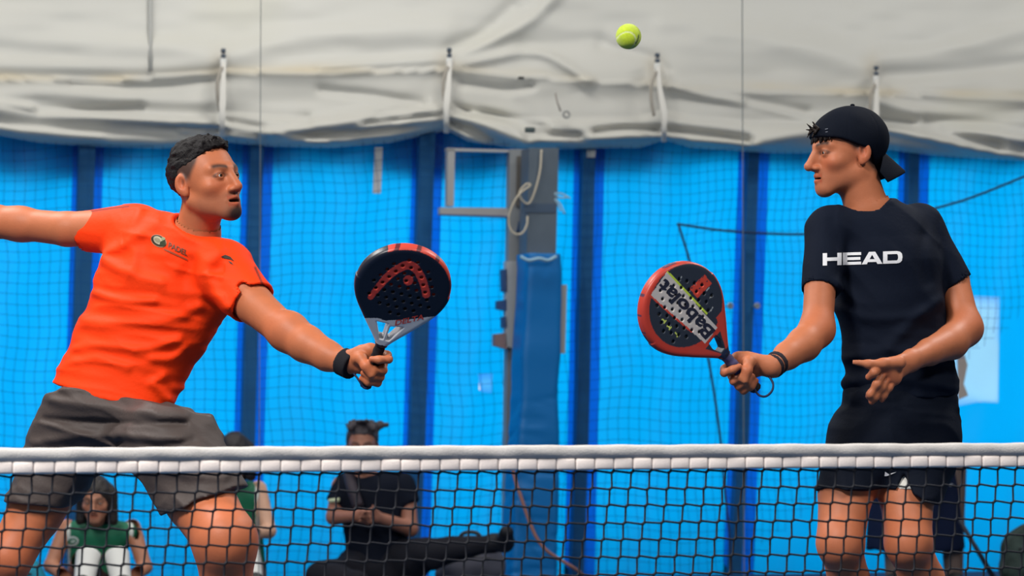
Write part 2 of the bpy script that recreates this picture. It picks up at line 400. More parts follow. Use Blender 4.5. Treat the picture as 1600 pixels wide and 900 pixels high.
def hall_wall():
    root = empty('wall_back', NP(800, 900, DW) * [1, 1, 0], 'translucent bright blue sheet wall of the hall', kind='structure')
    for i in range(len(colx) - 1):
        v = []; f = []; nx, nz = ((66, 128) if i in (NL + 3, NL + 6) else (14, 30))
        for a in range(nx + 1):
            for b in range(nz + 1):
                y = 180 + (1000 - 180) * b / nz; x = cx_at(i, y) + (cx_at(i + 1, y) - cx_at(i, y)) * a / nx
                ua, ub = 14 * a / nx, 30 * b / nz; off = (.05 + .02 * math.sin(ua * 1.3 + ub * .35 + i)) * math.sin(math.pi * a / nx)
                p = NP(x, y, DW - off)
                if b == nz: p[2] = 0
                v.append(p)
        for a in range(nx):
            for b in range(nz):
                y = 180 + 820 * (b + .5) / nz; x = cx_at(i, y) + (cx_at(i + 1, y) - cx_at(i, y)) * (a + .5) / nx
                if (1482 < x < 1559 and 466 < y < 626) or (750 < x < 767 and 588 < y < 611): continue      # window openings
                q = a * (nz + 1) + b; f.append((q, q + nz + 1, q + nz + 2, q + 1))
        obj('sheet_panel', pymesh('sheet_panel', v, f), BLUE, root)
    for i in range(len(colx)):                       # welded double strip where two panels meet
        v = []; f = []
        for b in range(11):
            y = 190 + 810 * b / 10; x = cx_at(i, y)
            for dx in (-23, 25):
                p = NP(x + dx, y, DW - .03)
                if b == 10: p[2] = 0
                v.append(p)
        for b in range(10): f.append((2 * b, 2 * b + 1, 2 * b + 3, 2 * b + 2))
        obj('overlap_strip', pymesh('overlap_strip', v, f), BLUE2, root)
    for i in range(len(colx)):
        w_ = ([11] * NL + [12, 12, 10, 12, 10, 9, 9, 10] + [11] * 4)[i]; pts = []
        for y in (150, 240, 500, 700, 1000):
            pts.append(NP(cx_at(i, y) - 2, y, DW - .1))
        pts[-1][2] = 0; mb = MB(); v = []; f = []
        for p in pts:
            for a, b in ((-1, -.04), (1, -.04), (1, .04), (-1, .04)): v.append(p + CT * a * w_ / 248 + CN * b)
        for k in range(4):
            for j in range(4): f.append((4 * k + j, 4 * k + (j + 1) % 4, 4 * k + 4 + (j + 1) % 4, 4 * k + 4 + j))
        f += [(3, 2, 1, 0), (16, 17, 18, 19)]
        mb.add(v, f); mb.build('wall_post', mat('post_steel', (.010, .092, .24), .6, .2, var=.1), root, False)
    # unseen outer flap, added to hold back daylight and darken the sheet's head
    v = []; f = []; n = 250
    for a in range(n + 1):
        x = -1720 + 4470 * a / n; lowy = 270 + 7 * math.sin(x * .021) + 6 * math.sin(x * .0093 + 1) - 14 * (x > 1000) * min((x - 1000) / 300, 1)
        for y, dd in ((120, .06), (200, .05), (lowy, .035)): v.append(NP(x, y, DW + dd))
    for a in range(n):
        for b in range(2): q = a * 3 + b; f.append((q, q + 3, q + 4, q + 1))
    obj('shade_flap', pymesh('shade_flap', v, f), mat('flap', (.20, .21, .22), .7, .2), root)
hall_wall()
# pale tarpaulin above, rolled up and strapped at its foot
BOT = [(-300, 205), (0, 212), (60, 223), (150, 229), (250, 232), (330, 227), (348, 222), (420, 229), (520, 231), (610, 223), (680, 208), (700, 204), (730, 221), (810, 232), (900, 233), (1000, 231), (1038, 219), (1080, 231), (1200, 239), (1300, 240), (1372, 232), (1440, 241), (1500, 246), (1600, 251), (1900, 262)]
HEM = [(-300, 120), (0, 122), (180, 125), (350, 112), (500, 112), (700, 108), (820, 119), (980, 129), (1160, 140), (1370, 146), (1500, 148), (1600, 152), (1900, 160)]
# folds: points, height in metres (negative: valley), half width in pixels
FOLDS = [
 ([(-100, 155), (0, 163), (100, 176), (220, 186), (345, 194)], .05, 7), ([(-50, 185), (60, 196), (180, 204), (340, 207)], -.05, 12),
 ([(0, 200), (80, 208), (160, 214)], .03, 5), ([(280, 205), (340, 209), (400, 217)], .03, 4),
 ([(348, 196), (410, 206), (470, 217), (560, 224)], .05, 5), ([(350, 190), (420, 202), (480, 190)], -.05, 9),
 ([(420, 206), (500, 196), (580, 182), (690, 170)], .06, 11), ([(430, 212), (520, 213), (610, 205), (690, 195)], -.05, 6),
 ([(480, 222), (570, 214), (640, 203), (695, 192)], .045, 6), ([(520, 222), (600, 220), (690, 206)], -.04, 4),
 ([(590, 178), (640, 170), (692, 166)], -.035, 5), ([(570, 192), (640, 183), (692, 178)], -.035, 4), ([(560, 199), (640, 192), (692, 184)], .03, 4),
 ([(704, 172), (760, 178), (810, 192), (850, 198)], -.05, 7), ([(704, 182), (750, 192), (800, 214), (830, 226)], .05, 7),
 ([(704, 190), (740, 205), (790, 224)], -.05, 6), ([(702, 200), (730, 214), (760, 226)], .04, 5), ([(740, 176), (800, 200), (820, 222)], .03, 6),
 ([(835, 207), (870, 210), (905, 211)], -.05, 5), ([(835, 219), (880, 221)], .04, 5), ([(930, 206), (975, 201), (1030, 203)], -.06, 6), ([(925, 216), (975, 212), (1030, 212)], .05, 6),
 ([(1044, 203), (1090, 208), (1170, 219)], -.06, 6), ([(1044, 212), (1100, 219), (1180, 226)], .05, 6), ([(1190, 222), (1260, 205), (1330, 196)], .05, 14),
 ([(1376, 200), (1440, 213), (1520, 231), (1600, 247), (1700, 262)], .06, 6), ([(1376, 190), (1450, 200), (1560, 226)], -.05, 9), ([(1440, 196), (1500, 203), (1600, 218)], .05, 10),
 ([(1044, 134), (1100, 149), (1160, 160), (1270, 188)], .04, 6), ([(1170, 160), (1260, 176)], -.03, 9), ([(1376, 160), (1460, 178), (1600, 186)], .035, 10), ([(1450, 190), (1530, 186), (1620, 176)], -.04, 12),
 ([(0, 150), (90, 146), (200, 156), (330, 160)], .025, 10), ([(60, 170), (130, 172), (220, 166)], -.04, 6), ([(110, 130), (230, 136), (330, 124)], -.03, 6),
 ([(500, 140), (580, 148), (660, 162)], -.03, 7), ([(0, 100), (200, 106), (340, 100)], .03, 12), ([(500, 105), (600, 98), (690, 92)], .03, 8),
 ([(706, 88), (760, 68), (830, 30), (880, -20)], .05, 10), ([(706, 104), (780, 88), (820, 82), (860, 88), (920, 126)], .05, 8), ([(706, 78), (760, 48), (800, 10)], -.04, 12), ([(820, 72), (900, 66), (940, 60)], -.03, 14),
 ([(720, 130), (790, 140), (830, 134)], -.04, 7), ([(1040, 40), (1200, 60), (1350, 110)], .03, 22), ([(1380, 90), (1480, 80), (1620, 40)], .03, 16), ([(1380, 118), (1480, 112), (1620, 96)], -.03, 12),
 ([(0, 60), (200, 72), (340, 84)], .025, 18), ([(360, 90), (480, 60), (700, 52)], .03, 20), ([(940, 70), (1020, 92), (1040, 110)], -.03, 10)]
SPL = {}
def seg_dist(X, Y, pts):
    best = np.full(X.shape, 1e9); key = tuple(pts)
    if key not in SPL: SPL[key] = [p[:2] for p in spline([(a, b, 0) for a, b in pts], 3)]
    pts = SPL[key]
    for (x0, y0), (x1, y1) in zip(pts[:-1], pts[1:]):
        dx, dy = x1 - x0, y1 - y0; t = np.clip(((X - x0) * dx + (Y - y0) * dy) / (dx * dx + dy * dy), 0, 1)
        best = np.minimum(best, (X - x0 - t * dx) ** 2 + (Y - y0 - t * dy) ** 2)
    return best
def tarpaulin():
    root = empty('wall_tarpaulin', NP(800, 900, DW) * [1, 1, 0], 'grey white tarpaulin gathered in folds above the blue sheet wall', kind='structure')
    xs = np.concatenate([np.arange(-1760, -300, 40.0), np.arange(-300, 1901, 5.0), np.arange(1940, 2790, 40.0)]); nv = 150
    bot = np.interp(xs, *zip(*BOT)); hem = np.interp(xs, *zip(*HEM))
    t = np.linspace(0, 1, nv) ** .62
    X = np.repeat(xs[:, None], nv, 1); Y = -800 + (bot[:, None] + 800) * t[None]
    H = np.repeat(hem[:, None], nv, 1); Bo = np.repeat(bot[:, None], nv, 1)
    off = .16 + 0 * X
    off = off - np.clip((H - Y) / 450, 0, 1) * .55                             # leans out towards the roof
    g = np.clip((Y - H) / (Bo - H), 0, 1)
    off = off + .05 * (Y > H) * np.exp(-(Y - H) / 9) + .05 * np.clip(g * 1.6, 0, 1)  # hem welt and pocket below
    for x0 in (348, 702, 1030, 1370):                                          # pinched in by the straps
        off = off - .07 * np.exp(-((X - x0) / 26) ** 2) * np.exp(-((Y - (Bo - 25)) / 30) ** 2)
    roll = np.clip((Y - (Bo - 44)) / 44, 0, 1)
    off = off + .10 * np.sqrt(np.clip(1 - (2 * roll - .9) ** 2, 0, 1)) * (roll > 0) - .06 * roll ** 6
    for pts, h, wd in FOLDS: off = off + h * (1.5 if pts[1][1] > 160 else 1.15) * np.exp(-seg_dist(X, Y, pts) / wd ** 2)
    Pn = np.stack([X.ravel() / 160, Y.ravel() / 38, 0 * X.ravel()], 1)
    off = off + (.02 * vnoise(Pn, 3) + .008 * vnoise(Pn * [3, 2.2, 1], 5)).reshape(X.shape)
    v = np.array([NP(a, b, DW - c) for a, b, c in zip(X.ravel(), Y.ravel(), off.ravel())]); v[:, 2] = np.minimum(v[:, 2], 5.99); f = []
    for a in range(len(xs) - 1):
        for b in range(nv - 1): q = a * nv + b; f.append((q, q + nv, q + nv + 1, q + 1))
    col = np.tile(np.array([.50, .485, .445]), (len(v), 1)); x, y = X.ravel(), Y.ravel(); h = H.ravel()
    n1 = vnoise(np.stack([x / 60, y / 25, 0 * x], 1), 11); n2 = vnoise(np.stack([x / 190, y / 60, 0 * x], 1), 12)
    col *= (1 + .05 * n2)[:, None]
    col = lerpc(col, (.50, .43, .31), np.clip(.75 * np.exp(-((y - h + 3) / 8) ** 2) * (.5 + .8 * n1), 0, .8))      # rust-brown water stain on the welt
    col = lerpc(col, (.46, .44, .35), np.clip(.4 * smooth01(n2, .1, .7), 0, 1))
    for x0 in (348, 700, 1030, 1370): col = lerpc(col, (.40, .34, .25), .5 * np.exp(-((x - x0 + 8) / 14) ** 2 - ((y - 105) / 22) ** 2))
    m = sheet_mat('tarpaulin', (.4, .4, .4), (.10, .10, .094), .40); nt = m.node_tree
    at = nt.nodes.new('ShaderNodeAttribute'); at.attribute_name = 'Col'; nt.links.new(at.outputs['Color'], nt.nodes['Principled BSDF'].inputs['Base Color'])
    obj('tarpaulin_sheet', pymesh('tarpaulin_sheet', v, f, col), m, root)
    # vertical weld seam
    mb = MB(); mb.tube([NP(235, y, DW - .17 + .0013 * (112 - y)) for y in (-200, -100, 0, 60, 110)], .014, 6)
    mb.build('weld_seam', mat('seam', (.40, .40, .38), .6), root)
    # eyelet with a hanging tie, and a black hook
    mb = MB(); c = NP(885, 179, DW - .36); mb.tube([c + CT * .02 * math.cos(a) + Z3 * .02 * math.sin(a) for a in np.linspace(0, 2 * math.pi, 17)], .006, 6, False)
    mb.build('eyelet', mat('dull_metal', (.28, .28, .28), .4, .5, .6), root)
    mb = MB(); mb.tube([NP(868, 146, DW - .33), NP(871, 160, DW - .36), NP(876, 174, DW - .37)], .006, 6); mb.build('tie', mat('tie', (.25, .22, .20)), root)
    mb = MB(); mb.frame_box(NP(814, 122, DW - .3), CT * .018, CN * .01, Z3 * .008, .003); mb.build('hook', mat('black_plastic', (.02, .02, .022), .5), root)
    mb = MB(); mb.frame_box(NP(828, 203, DW - .45), CT * .03, CN * .02, Z3 * .016, .006); mb.build('hook', mat('dark_hook', (.06, .08, .08), .5), root)
tarpaulin()
# four webbing straps with buckles round the roll
def strap(x0, x1, ytop, ybot, label):
    root = empty('tarpaulin_strap', NP(x1, ybot, DW - .45), label, 'strap', 'straps round the rolled tarpaulin')
    pts = spline([NP(x0, ytop, DW - .22), NP(x0 + .2 * (x1 - x0), ytop + 45, DW - .33), NP(x1, ybot - 45, DW - .40), NP(x1, ybot - 18, DW - .40), NP(x1, ybot, DW - .34)], 8)
    v = []; f = []
    for i, p in enumerate(pts):
        wd = np.interp(i / (len(pts) - 1), [0, .25, .45, .6, 1], [.013, .014, .020, .015, .014])
        for a, b in ((-1, .0), (1, .0), (1, .012), (-1, .012)): v.append(p + CT * a * wd + CN * b)
    for i in range(len(pts) - 1):
        for j in range(4): f.append((4 * i + j, 4 * i + (j + 1) % 4, 4 * i + 4 + (j + 1) % 4, 4 * i + 4 + j))
    n = 4 * (len(pts) - 1); f += [(3, 2, 1, 0), (n, n + 1, n + 2, n + 3)]
    obj('webbing', pymesh('webbing', v, f), mat('webbing', (.60, .58, .54), .8, .2), root, False)
    for dy in (2, 11):
        mb = MB(); mb.frame_box(NP(x0, ytop + dy, DW - .26), CT * .014, CN * .012, Z3 * .012, .004); mb.build('rivet', mat('rivet', (.06, .08, .11), .4, .5), root)
    mb = MB(); mb.frame_box(NP(x0, ytop + 22, DW - .27), CT * .02, CN * .01, Z3 * .03, .006); mb.build('buckle', mat('buckle_white', (.62, .62, .60), .5), root)
    mb = MB(); mb.tube(spline([NP(x0 - 2, ytop + 28, DW - .31), NP(x0 - 9, ytop + 50, DW - .34), NP(x0 - 9, ytop + 75, DW - .35), NP(x0 - 5, ytop + 97, DW - .35)], 6), .011, 6)
    mb.build('cord_tail', mat('tail', (.33, .30, .26), .9), root)
strap(349, 347, 77, 214, 'white webbing strap above the head of the orange-shirted player')
strap(702, 697, 76, 208, 'white webbing strap gathering the tarpaulin above the metal bracket')
strap(1027, 1037, 84, 222, 'white webbing strap just below and right of the tennis ball')
strap(1369, 1368, 104, 230, 'white webbing strap behind the black cap')

# glass back wall of the court
def glass_wall():
    m = bpy.data.materials.new('pane_glass'); m.use_nodes = True; nt = m.node_tree; N = nt.nodes; L = nt.links
    t = N.new('ShaderNodeBsdfTransparent'); t.inputs[0].default_value = (.97, .985, .98, 1)
    g = N.new('ShaderNodeBsdfGlossy'); g.inputs['Roughness'].default_value = .02
    fr = N.new('ShaderNodeFresnel'); fr.inputs[0].default_value = 1.12
    mx = N.new('ShaderNodeMixShader'); L.new(fr.outputs[0], mx.inputs[0]); L.new(t.outputs[0], mx.inputs[1]); L.new(g.outputs[0], mx.inputs[2]); L.new(mx.outputs[0], N['Material Output'].inputs[0])
    xs = [-1109, -352, 405, 1162, 1919]
    root = empty('window_1', NP(800, 900, DG) * [1, 1, 0], 'clear glass back wall of the padel court', kind='structure')
    for a, b in zip(xs[:-1], xs[1:]):
        p, q = NP(a, 700, DG), NP(b, 700, DG); v = []
        for c in (p, q):
            for z in (0.0, 4.4): v.append((c[0], c[1], z))
        sh = nrm(np.array(v[2]) - np.array(v[0])) * .002
        v = [np.array(k) + (sh if i < 2 else -sh) for i, k in enumerate(v)]
        obj('pane', pymesh('pane', v, [(0, 2, 3, 1)]), m, root, False)
    for a in xs[1:-1]:
        p = NP(a, 700, DG); mb = MB(); mb.frame_box((p[0], p[1], 2.2), CT * .0013, CN * .005, Z3 * 2.2)
        mb.build('joint', mat('glass_joint', (.16, .18, .18), .5), root, False)
glass_wall()

# steel pillar with padded blue jacket, brackets, boxes and ropes
GREY = mat('grey_steel', (.085, .11, .14), .5, .4, var=.08); LGREY = mat('light_grey_steel', (.20, .21, .22), .5, .4, var=.06)
DP = DW - .55
def hexa(mb, quad_px, D0, thick, bev=.006):    # box whose front face fills four pixel corners (tl, tr, br, bl)
    fr = [NP(x, y, D0) for x, y in quad_px]; bk = [p - CN * thick for p in fr]
    mb.add(fr + bk, [(0, 3, 2, 1), (4, 5, 6, 7), (0, 1, 5, 4), (1, 2, 6, 5), (2, 3, 7, 6), (3, 0, 4, 7)]); return mb
def floor_y(x, D0):                            # pixel row where a court plane meets the floor
    p = NP(x, 800, D0); return 672 + CAMH * F / p[1]
def pillar():
    fy = floor_y(830, DP)
    root = empty('steel_pillar', NP(830, 900, DP) * [1, 1, 0], 'grey steel pillar wrapped in a blue padded jacket below', 'pillar')
    hexa(MB(), [(827, 231), (873, 231), (856, fy), (810, fy)], DP - .12, .18).build('shaft', GREY, root, False)
    st = [(842, 397, 27), (841, 470, 29), (837, 560, 31), (835, 610, 29), (833, 700, 34), (829, 800, 36), (826, 900, 37), (824, fy - 1, 37)]
    pts = np.array([NP(a, b, DP - .10) for a, b, c in st]); o3 = pts[0]
    zz = pts[::-1, 2]; cs = ((pts - o3) @ CT)[::-1]; hw = np.array([c / 252 for a, b, c in st])[::-1]
    def padbox(P):                               # rounded box that follows the shaft
        q = P - o3; x = np.abs(q @ CT - np.interp(P[:, 2], zz, cs)) - np.interp(P[:, 2], zz, hw) + .03; y = np.abs(q @ CN) - .11
        d2 = np.hypot(np.maximum(x, 0), np.maximum(y, 0)) + np.minimum(np.maximum(x, y), 0) - .03
        return np.maximum(d2, np.maximum(P[:, 2] - zz[-1], .004 - P[:, 2]))
    def boxy(P, d):
        q = P * [4, 4, 16]; return d + .004 * vnoise(q * [1, 1, .4], 4) + .010 * np.clip(vnoise((P + P[:, [2, 0, 1]] * .25) * [5, 5, 30], 8), 0, 1) * smooth01(-P[:, 2], -1.3, -1.0)
    V, Q = mesher([Fn(padbox, .01, 'add')], (pts.min(0) - .28) * [1, 1, 0] + [0, 0, -.05], pts.max(0) + .28, .012, boxy)
    obj('padded_jacket', pymesh('padded_jacket', V, Q), mat('jacket_blue', (.003, .135, .40), .42, .3, bump=.12, bscale=14), root)
    mb = MB(); mb.tube(spline([NP(813, 401, DP - .30), NP(826, 407, DP - .31), NP(842, 404, DP - .31), NP(856, 407, DP - .31), NP(869, 401, DP - .30)], 6), .012, 6); mb.build('jacket_hem', mat('hem_pale', (.25, .42, .55), .6), root)
    hexa(MB(), [(818, 318), (870, 318), (868, 332), (817, 332)], DP - .125, .02).build('clamp_band', mat('band_dark', (.05, .08, .13), .5), root, False)
pillar()
def standard():
    fy = floor_y(795, DW - .35)
    root = empty('grey_upright', NP(800, 900, DW - .35) * [1, 1, 0], 'thin light grey upright standing just left of the padded pillar', 'post')
    hexa(MB(), [(797, 233), (828, 233), (806, fy), (788, fy)], DW - .42, .08).build('shaft', LGREY, root, False)
    hexa(MB(), [(808, 244), (822, 244), (820, 322), (806, 322)], DW - .43, .02).build('slot', mat('slot', (.10, .09, .08), .7), root, False)
    hexa(MB(), [(791, 408), (812, 408), (809, 548), (790, 540)], DW - .46, .06).build('cover_plate', mat('plate', (.34, .35, .36), .5), root, False)
    for q in ([(784, 421), (793, 421), (793, 457), (785, 455)], [(777, 470), (792, 468), (792, 486), (777, 483)], [(785, 495), (793, 495), (793, 513), (785, 512)]):
        hexa(MB(), q, DW - .46, .05).build('clamp', mat('clamp_blue', (.02, .06, .17), .5), root, False)
    hexa(MB(), [(773, 522), (792, 520), (793, 546), (773, 540)], DW - .46, .06).build('socket', mat('socket', (.20, .13, .13), .6), root, False)
    hexa(MB(), [(812, 345), (820, 345), (819, 362), (808, 362)], DW - .45, .03).build('clamp', mat('clamp_dark', (.02, .05, .12), .5), root, False)
standard()
def bracket():
    root = empty('metal_bracket', NP(697, 335, DW - .3), 'open grey metal frame bracket under the rolled tarpaulin', 'bracket')
    for q in ([(700, 233), (711, 233), (709, 322), (699, 322)], [(688, 324), (794, 325), (794, 337), (688, 334)], [(699, 231), (796, 234), (796, 238), (699, 236)]):
        hexa(MB(), q, DW - .40, .06).build('bar', mat('bracket_grey', (.33, .32, .32), .5, .4), root, False)
    hexa(MB(), [(688, 334), (794, 337), (794, 340), (688, 336)], DW - .41, .06).build('lip', mat('lip_blue', (.07, .10, .20), .5), root, False)
bracket()
o = hexa(MB(), [(874, 445), (886, 445), (883, 552), (872, 552)], DP - .16, .12).build('junction_box', mat('box_grey', (.38, .37, .36), .5), None, False)
tag(o, 'pale grey box fixed to the right side of the padded pillar', 'box')
def rope(pts, r, m, label, name='rope', cat='rope', parent=None):
    mb = MB(); mb.tube(spline(pts, 8), r, 7); o = mb.build(name, m, parent)
    if label: tag(o, label, cat)
    return o
ROPE = mat('rope_cream', (.52, .46, .36), .9, .1)
rope([NP(846, 234, DP - .16), NP(844, 265, DP - .17), NP(836, 298, DP - .17), NP(826, 318, DP - .17), NP(815, 312, DP - .18), NP(812, 300, DP - .18), NP(822, 288, DP - .19), NP(828, 290, DP - .19), NP(810, 305, DP - .2), NP(797, 330, DP - .19), NP(795, 350, DP - .18), NP(802, 364, DP - .18), NP(815, 365, DP - .18), NP(823, 352, DP - .18), NP(824, 338, DP - .17)], .006, ROPE, 'cream rope looped and knotted on the pillar')
fr = empty('frayed_rope', NP(868, 310, DP - .1), 'frayed pale rope ends sticking out right of the pillar', 'rope')
for a in ([(866, 302), (878, 303), (891, 310)], [(866, 304), (876, 309), (889, 308)], [(867, 310), (876, 320), (882, 334)], [(867, 312), (873, 322), (876, 330)]):
    rope([NP(x, y, DP - .12) for x, y in a], .005, mat('frayed', (.30, .45, .55), .9), None, 'strand', parent=fr)
rope([NP(797, 700, DW - .87), NP(803, 742, DW - .87), NP(815, 780, DW - .88), NP(829, 820, DW - .88), NP(842, 846, DW - .88), NP(860, 865, DW - .87), NP(900, 890, DW - .8), NP(915, floor_y(915, DW - .6) - 1, DW - .6)], .010, mat('orange_cable', (.36, .15, .10), .7), 'dull orange cable running down across the padded jacket', 'cable', 'cable')
# small things on the wall
o = hexa(MB(), [(586, 230), (598, 230), (595, 302), (583, 302)], DW - .16, .012).build('tape_strip', mat('tape', (.50, .50, .50), .7), None, False); tag(o, 'pale strip of tape hanging below the tarpaulin near the bracket', 'tape')
o = hexa(MB(), [(918, 234), (931, 234), (930, 246), (918, 246)], DW - .16, .04).build('cable_clip', mat('clip', (.5, .5, .48), .6), None, False); tag(o, 'small white clip at the head of the post right of the pillar', 'clip')
o = hexa(MB(), [(747, 584), (770, 584), (768, 614), (751, 612)], DW - .10, .004).build('patch', sheet_mat('pale_patch', (.03, .06, .07), (.36, .78, .98)), None, False); tag(o, 'pale mended patch in the blue sheet left of the pillar', 'patch')
def poster():
    root = empty('plastic_window', NP(1530, 630, DW - .07), 'pale bright plastic window in the blue wall behind the black-shirted player', 'window')
    v = [NP(x, y, DW - .09) for x, y in ((1476, 460), (1562, 464), (1560, 630), (1530, 628), (1500, 634), (1476, 628))]
    v2 = [p - CN * .006 for p in v]; n = 6
    obj('pane', pymesh('pane', v + v2, [tuple(range(n))[::-1], tuple(range(n, 2 * n))] + [(i, (i + 1) % n, n + (i + 1) % n, n + i) for i in range(n)]), sheet_mat('backlit_paper', (.06, .08, .09), (.58, .84, .98)), root, False)
    for q, c in (([(1495, 545), (1503, 543), (1512, 570), (1506, 600), (1513, 618), (1497, 625)], (.42, .36, .33)), ([(1494, 540), (1501, 538), (1503, 552), (1495, 556)], (.5, .18, .14))):
        fv = [NP(x, y, DW - .093) for x, y in q]; obj('print', pymesh('print', fv, [tuple(range(len(q)))[::-1]]), mat('print_%d' % int(c[1] * 100), c, .7), root, False)
poster()
for x, lab in ((1141, 'left'), (1183, 'right')):
    c = NP(x, 478, DW - .2); mb = MB(); mb.tube([c + CT * .014 * math.cos(a) + Z3 * .014 * math.sin(a) for a in np.linspace(0, 2 * math.pi, 15)], .008, 6, False)
    mb.frame_box(c - CN * .05, CT * .006, CN * .05, Z3 * .006)
    o = mb.build('eye_bolt', mat('dull_metal2', (.30, .34, .38), .4, .5, .5)); tag(o, 'small metal eye bolt on the %s edge of the post by the red racket' % lab, 'bolt', 'eye bolts by the red racket')

# loose safety netting hung in front of the blue sheet, its lower right edge pulled up on a slant
def netting():
    mb = MB(); DS = DW - .2
    def wob(x, y):
        return (x + 3.5 * math.sin(y * .017 + x * .004) + 2 * math.sin(y * .05 + x * .01), y + 5 * math.sin(x * .011 + y * .01) + 2.5 * math.sin(x * .037))
    inside = lambda x, y: (x - 1190) * 380 + (y - 870) * 410 < 0
    def line(pts):
        run = []
        for x, y in pts:
            if inside(x, y): run.append(NP(*wob(x, y), DS + .02 * math.sin(x * .013) * math.sin(y * .012)))
            elif run: break
        if len(run) > 1: mb.tube(run, .0016, 3, False)
    x = -140
    while x < 1760:
        x += 16.5 - 4.5 * smooth01(np.array(x), 1000, 1150); line([(x, y) for y in range(212, 921, 22)])
    y = 215
    while y < 920:
        y += 16.5; line([(x, y) for x in range(-140, 1761, 22)])
    o = mb.build('safety_netting', mat('netting', (.006, .06, .20), .8, .1), None, False)
    tag(o, 'fine dark square-mesh safety netting hanging before the blue wall', 'netting', kind='stuff')
    NC = mat('net_cord_dark', (.008, .022, .07), .8)
    rope([NP(1058, 350, DS - .03), NP(1120, 359, DS - .04), NP(1180, 364, DS - .05), NP(1256, 366, DS - .04), NP(1330, 360, DS - .03), NP(1460, 326, DS - .03), NP(1520, 308, DS - .03), NP(1600, 276, DS - .03), NP(1720, 226, DS)], .008, NC, 'dark cord along the netting running behind the black-shirted player', 'netting_cord', 'cord')
    rope([NP(1060, 350, DS - .04), NP(1082, 425, DS - .04), NP(1094, 500, DS - .04), NP(1112, 590, DS - .04), NP(1126, 690, DS - .04), NP(1132, 760, DS - .04), NP(1140, 840, DS - .04), NP(1144, 930, DS - .04)], .008, NC, 'dark cord hanging down the netting behind the red racket', 'netting_cord', 'cord')
netting()

# ------------------------------------------------------------------ the court net
def court_net():
    root = empty('court_net', CP(0, 0, 0, DN), 'black padel net with a white headband across the foreground', 'net')
    sx = lambda px: (px - 800) / F * DN / (1 - SL * (px - 800) / F) * math.hypot(1, SL)    # pixel column -> metres along the net
    top = lambda s: .886 + .0035 * s                                                       # height of the band's upper edge
    pitch, row, drift = .0448, .0385, -.0062
    TAPE = mat('tape_white', (.50, .475, .455), .75, .2, bump=.25, bscale=300, var=.06, vscale=25)
    TAPE2 = mat('tape_cream', (.80, .71, .66), .75, .2, bump=.15, bscale=400, var=.03, vscale=40)
    # rolled upper part of the band
    prof = [(0, -.004), (.006, -.0), (.0115, -.005), (.0135, -.013), (.0125, -.022), (.0085, -.0275), (.005, -.0295), (.004, -.055)]
    prof = prof + [(-a, b) for a, b in prof[::-1]]; v = []; f = []; S_ = np.linspace(-1.75, 1.75, 351); n = len(prof)
    for i, s_ in enumerate(S_):
        wv = .0009 * math.sin(s_ * 31) + .0007 * math.sin(s_ * 77 + 1)
        for a, b in prof: v.append(CP(s_, a * (1 + .10 * math.sin(s_ * 45 + b * 90)) + wv, top(s_) + b + wv * .6, DN))
    for i in range(len(S_) - 1):
        for k in range(n): f.append((i * n + k, i * n + (k + 1) % n, (i + 1) * n + (k + 1) % n, (i + 1) * n + k))
    f += [tuple(range(n))[::-1], tuple((len(S_) - 1) * n + k for k in range(n))]
    obj('headband', pymesh('headband', v, f), TAPE, root)
    # stitched pads of the band, one between each pair of cords
    i0, i1 = -38, 38
    sm = MB().frame_box((0, 0, 0), CT * .0223, CN * .009, Z3 * .0136, .005).mesh('tape_pad'); sm.materials.append(TAPE2)
    for i in range(i0, i1):
        s_ = (i + .5) * pitch + .012; o = obj('tape_pad', sm, None, root); p = CP(s_, 0, top(s_) - .0425, DN)
        o.location = Vector(tuple(p + rng.uniform(-1, 1, 3) * [.0006, .0004, .0006]))
    # cords
    CORD = mat('net_cord', (.006, .007, .012), .7, .25)
    jit = rng.uniform(-1, 1, (200, 40, 2)) * .0012
    rows = 22
    def K(i, j): s_ = i * pitch + .012 + drift * j; return s_ + jit[i + 100, j, 0], max(top(s_) - .060 - row * j + jit[i + 100, j, 1], .012)
    jx, jz = .0026, .0020                  # each knot is a short slanting hitch
    for i in range(i0, i1 + 1):
        pts = [CP(i * pitch + .012 + .003, 0, top(i * pitch) - .050, DN)]; rr = [.0024]
        for j in range(rows):
            s_, z = K(i, j); pts += [CP(s_ + jx, 0, z + jz + .003, DN), CP(s_ + jx * .5, .001, z + jz * .6, DN), CP(s_ - jx * .5, .001, z - jz * .6, DN), CP(s_ - jx, 0, max(z - jz - .003, .004), DN)]; rr += [.0024, .0034, .0034, .0024]
        MB().tube(pts, rr, 5).build('net_cord', CORD, root)
    for j in range(rows):
        pts = []; rr = []
        for i in range(i0, i1 + 1):
            s_, z = K(i, j); pts += [CP(s_ - jx - .004, 0, z - jz, DN), CP(s_ - jx * .5, 0, z - jz * .6, DN), CP(s_ + jx * .5, 0, z + jz * .6, DN), CP(s_ + jx + .004, 0, z + jz, DN)]; rr += [.0024, .0033, .0033, .0024]
        MB().tube(pts, rr, 5).build('net_cord', CORD, root)
    for s_ in (-1.78, 1.78):
        mb = MB(); mb.tube([CP(s_, 0, 0, DN), CP(s_, 0, .93, DN)], .03, 12); mb.build('net_post', mat('post_black', (.02, .02, .02), .5), root)
court_net()

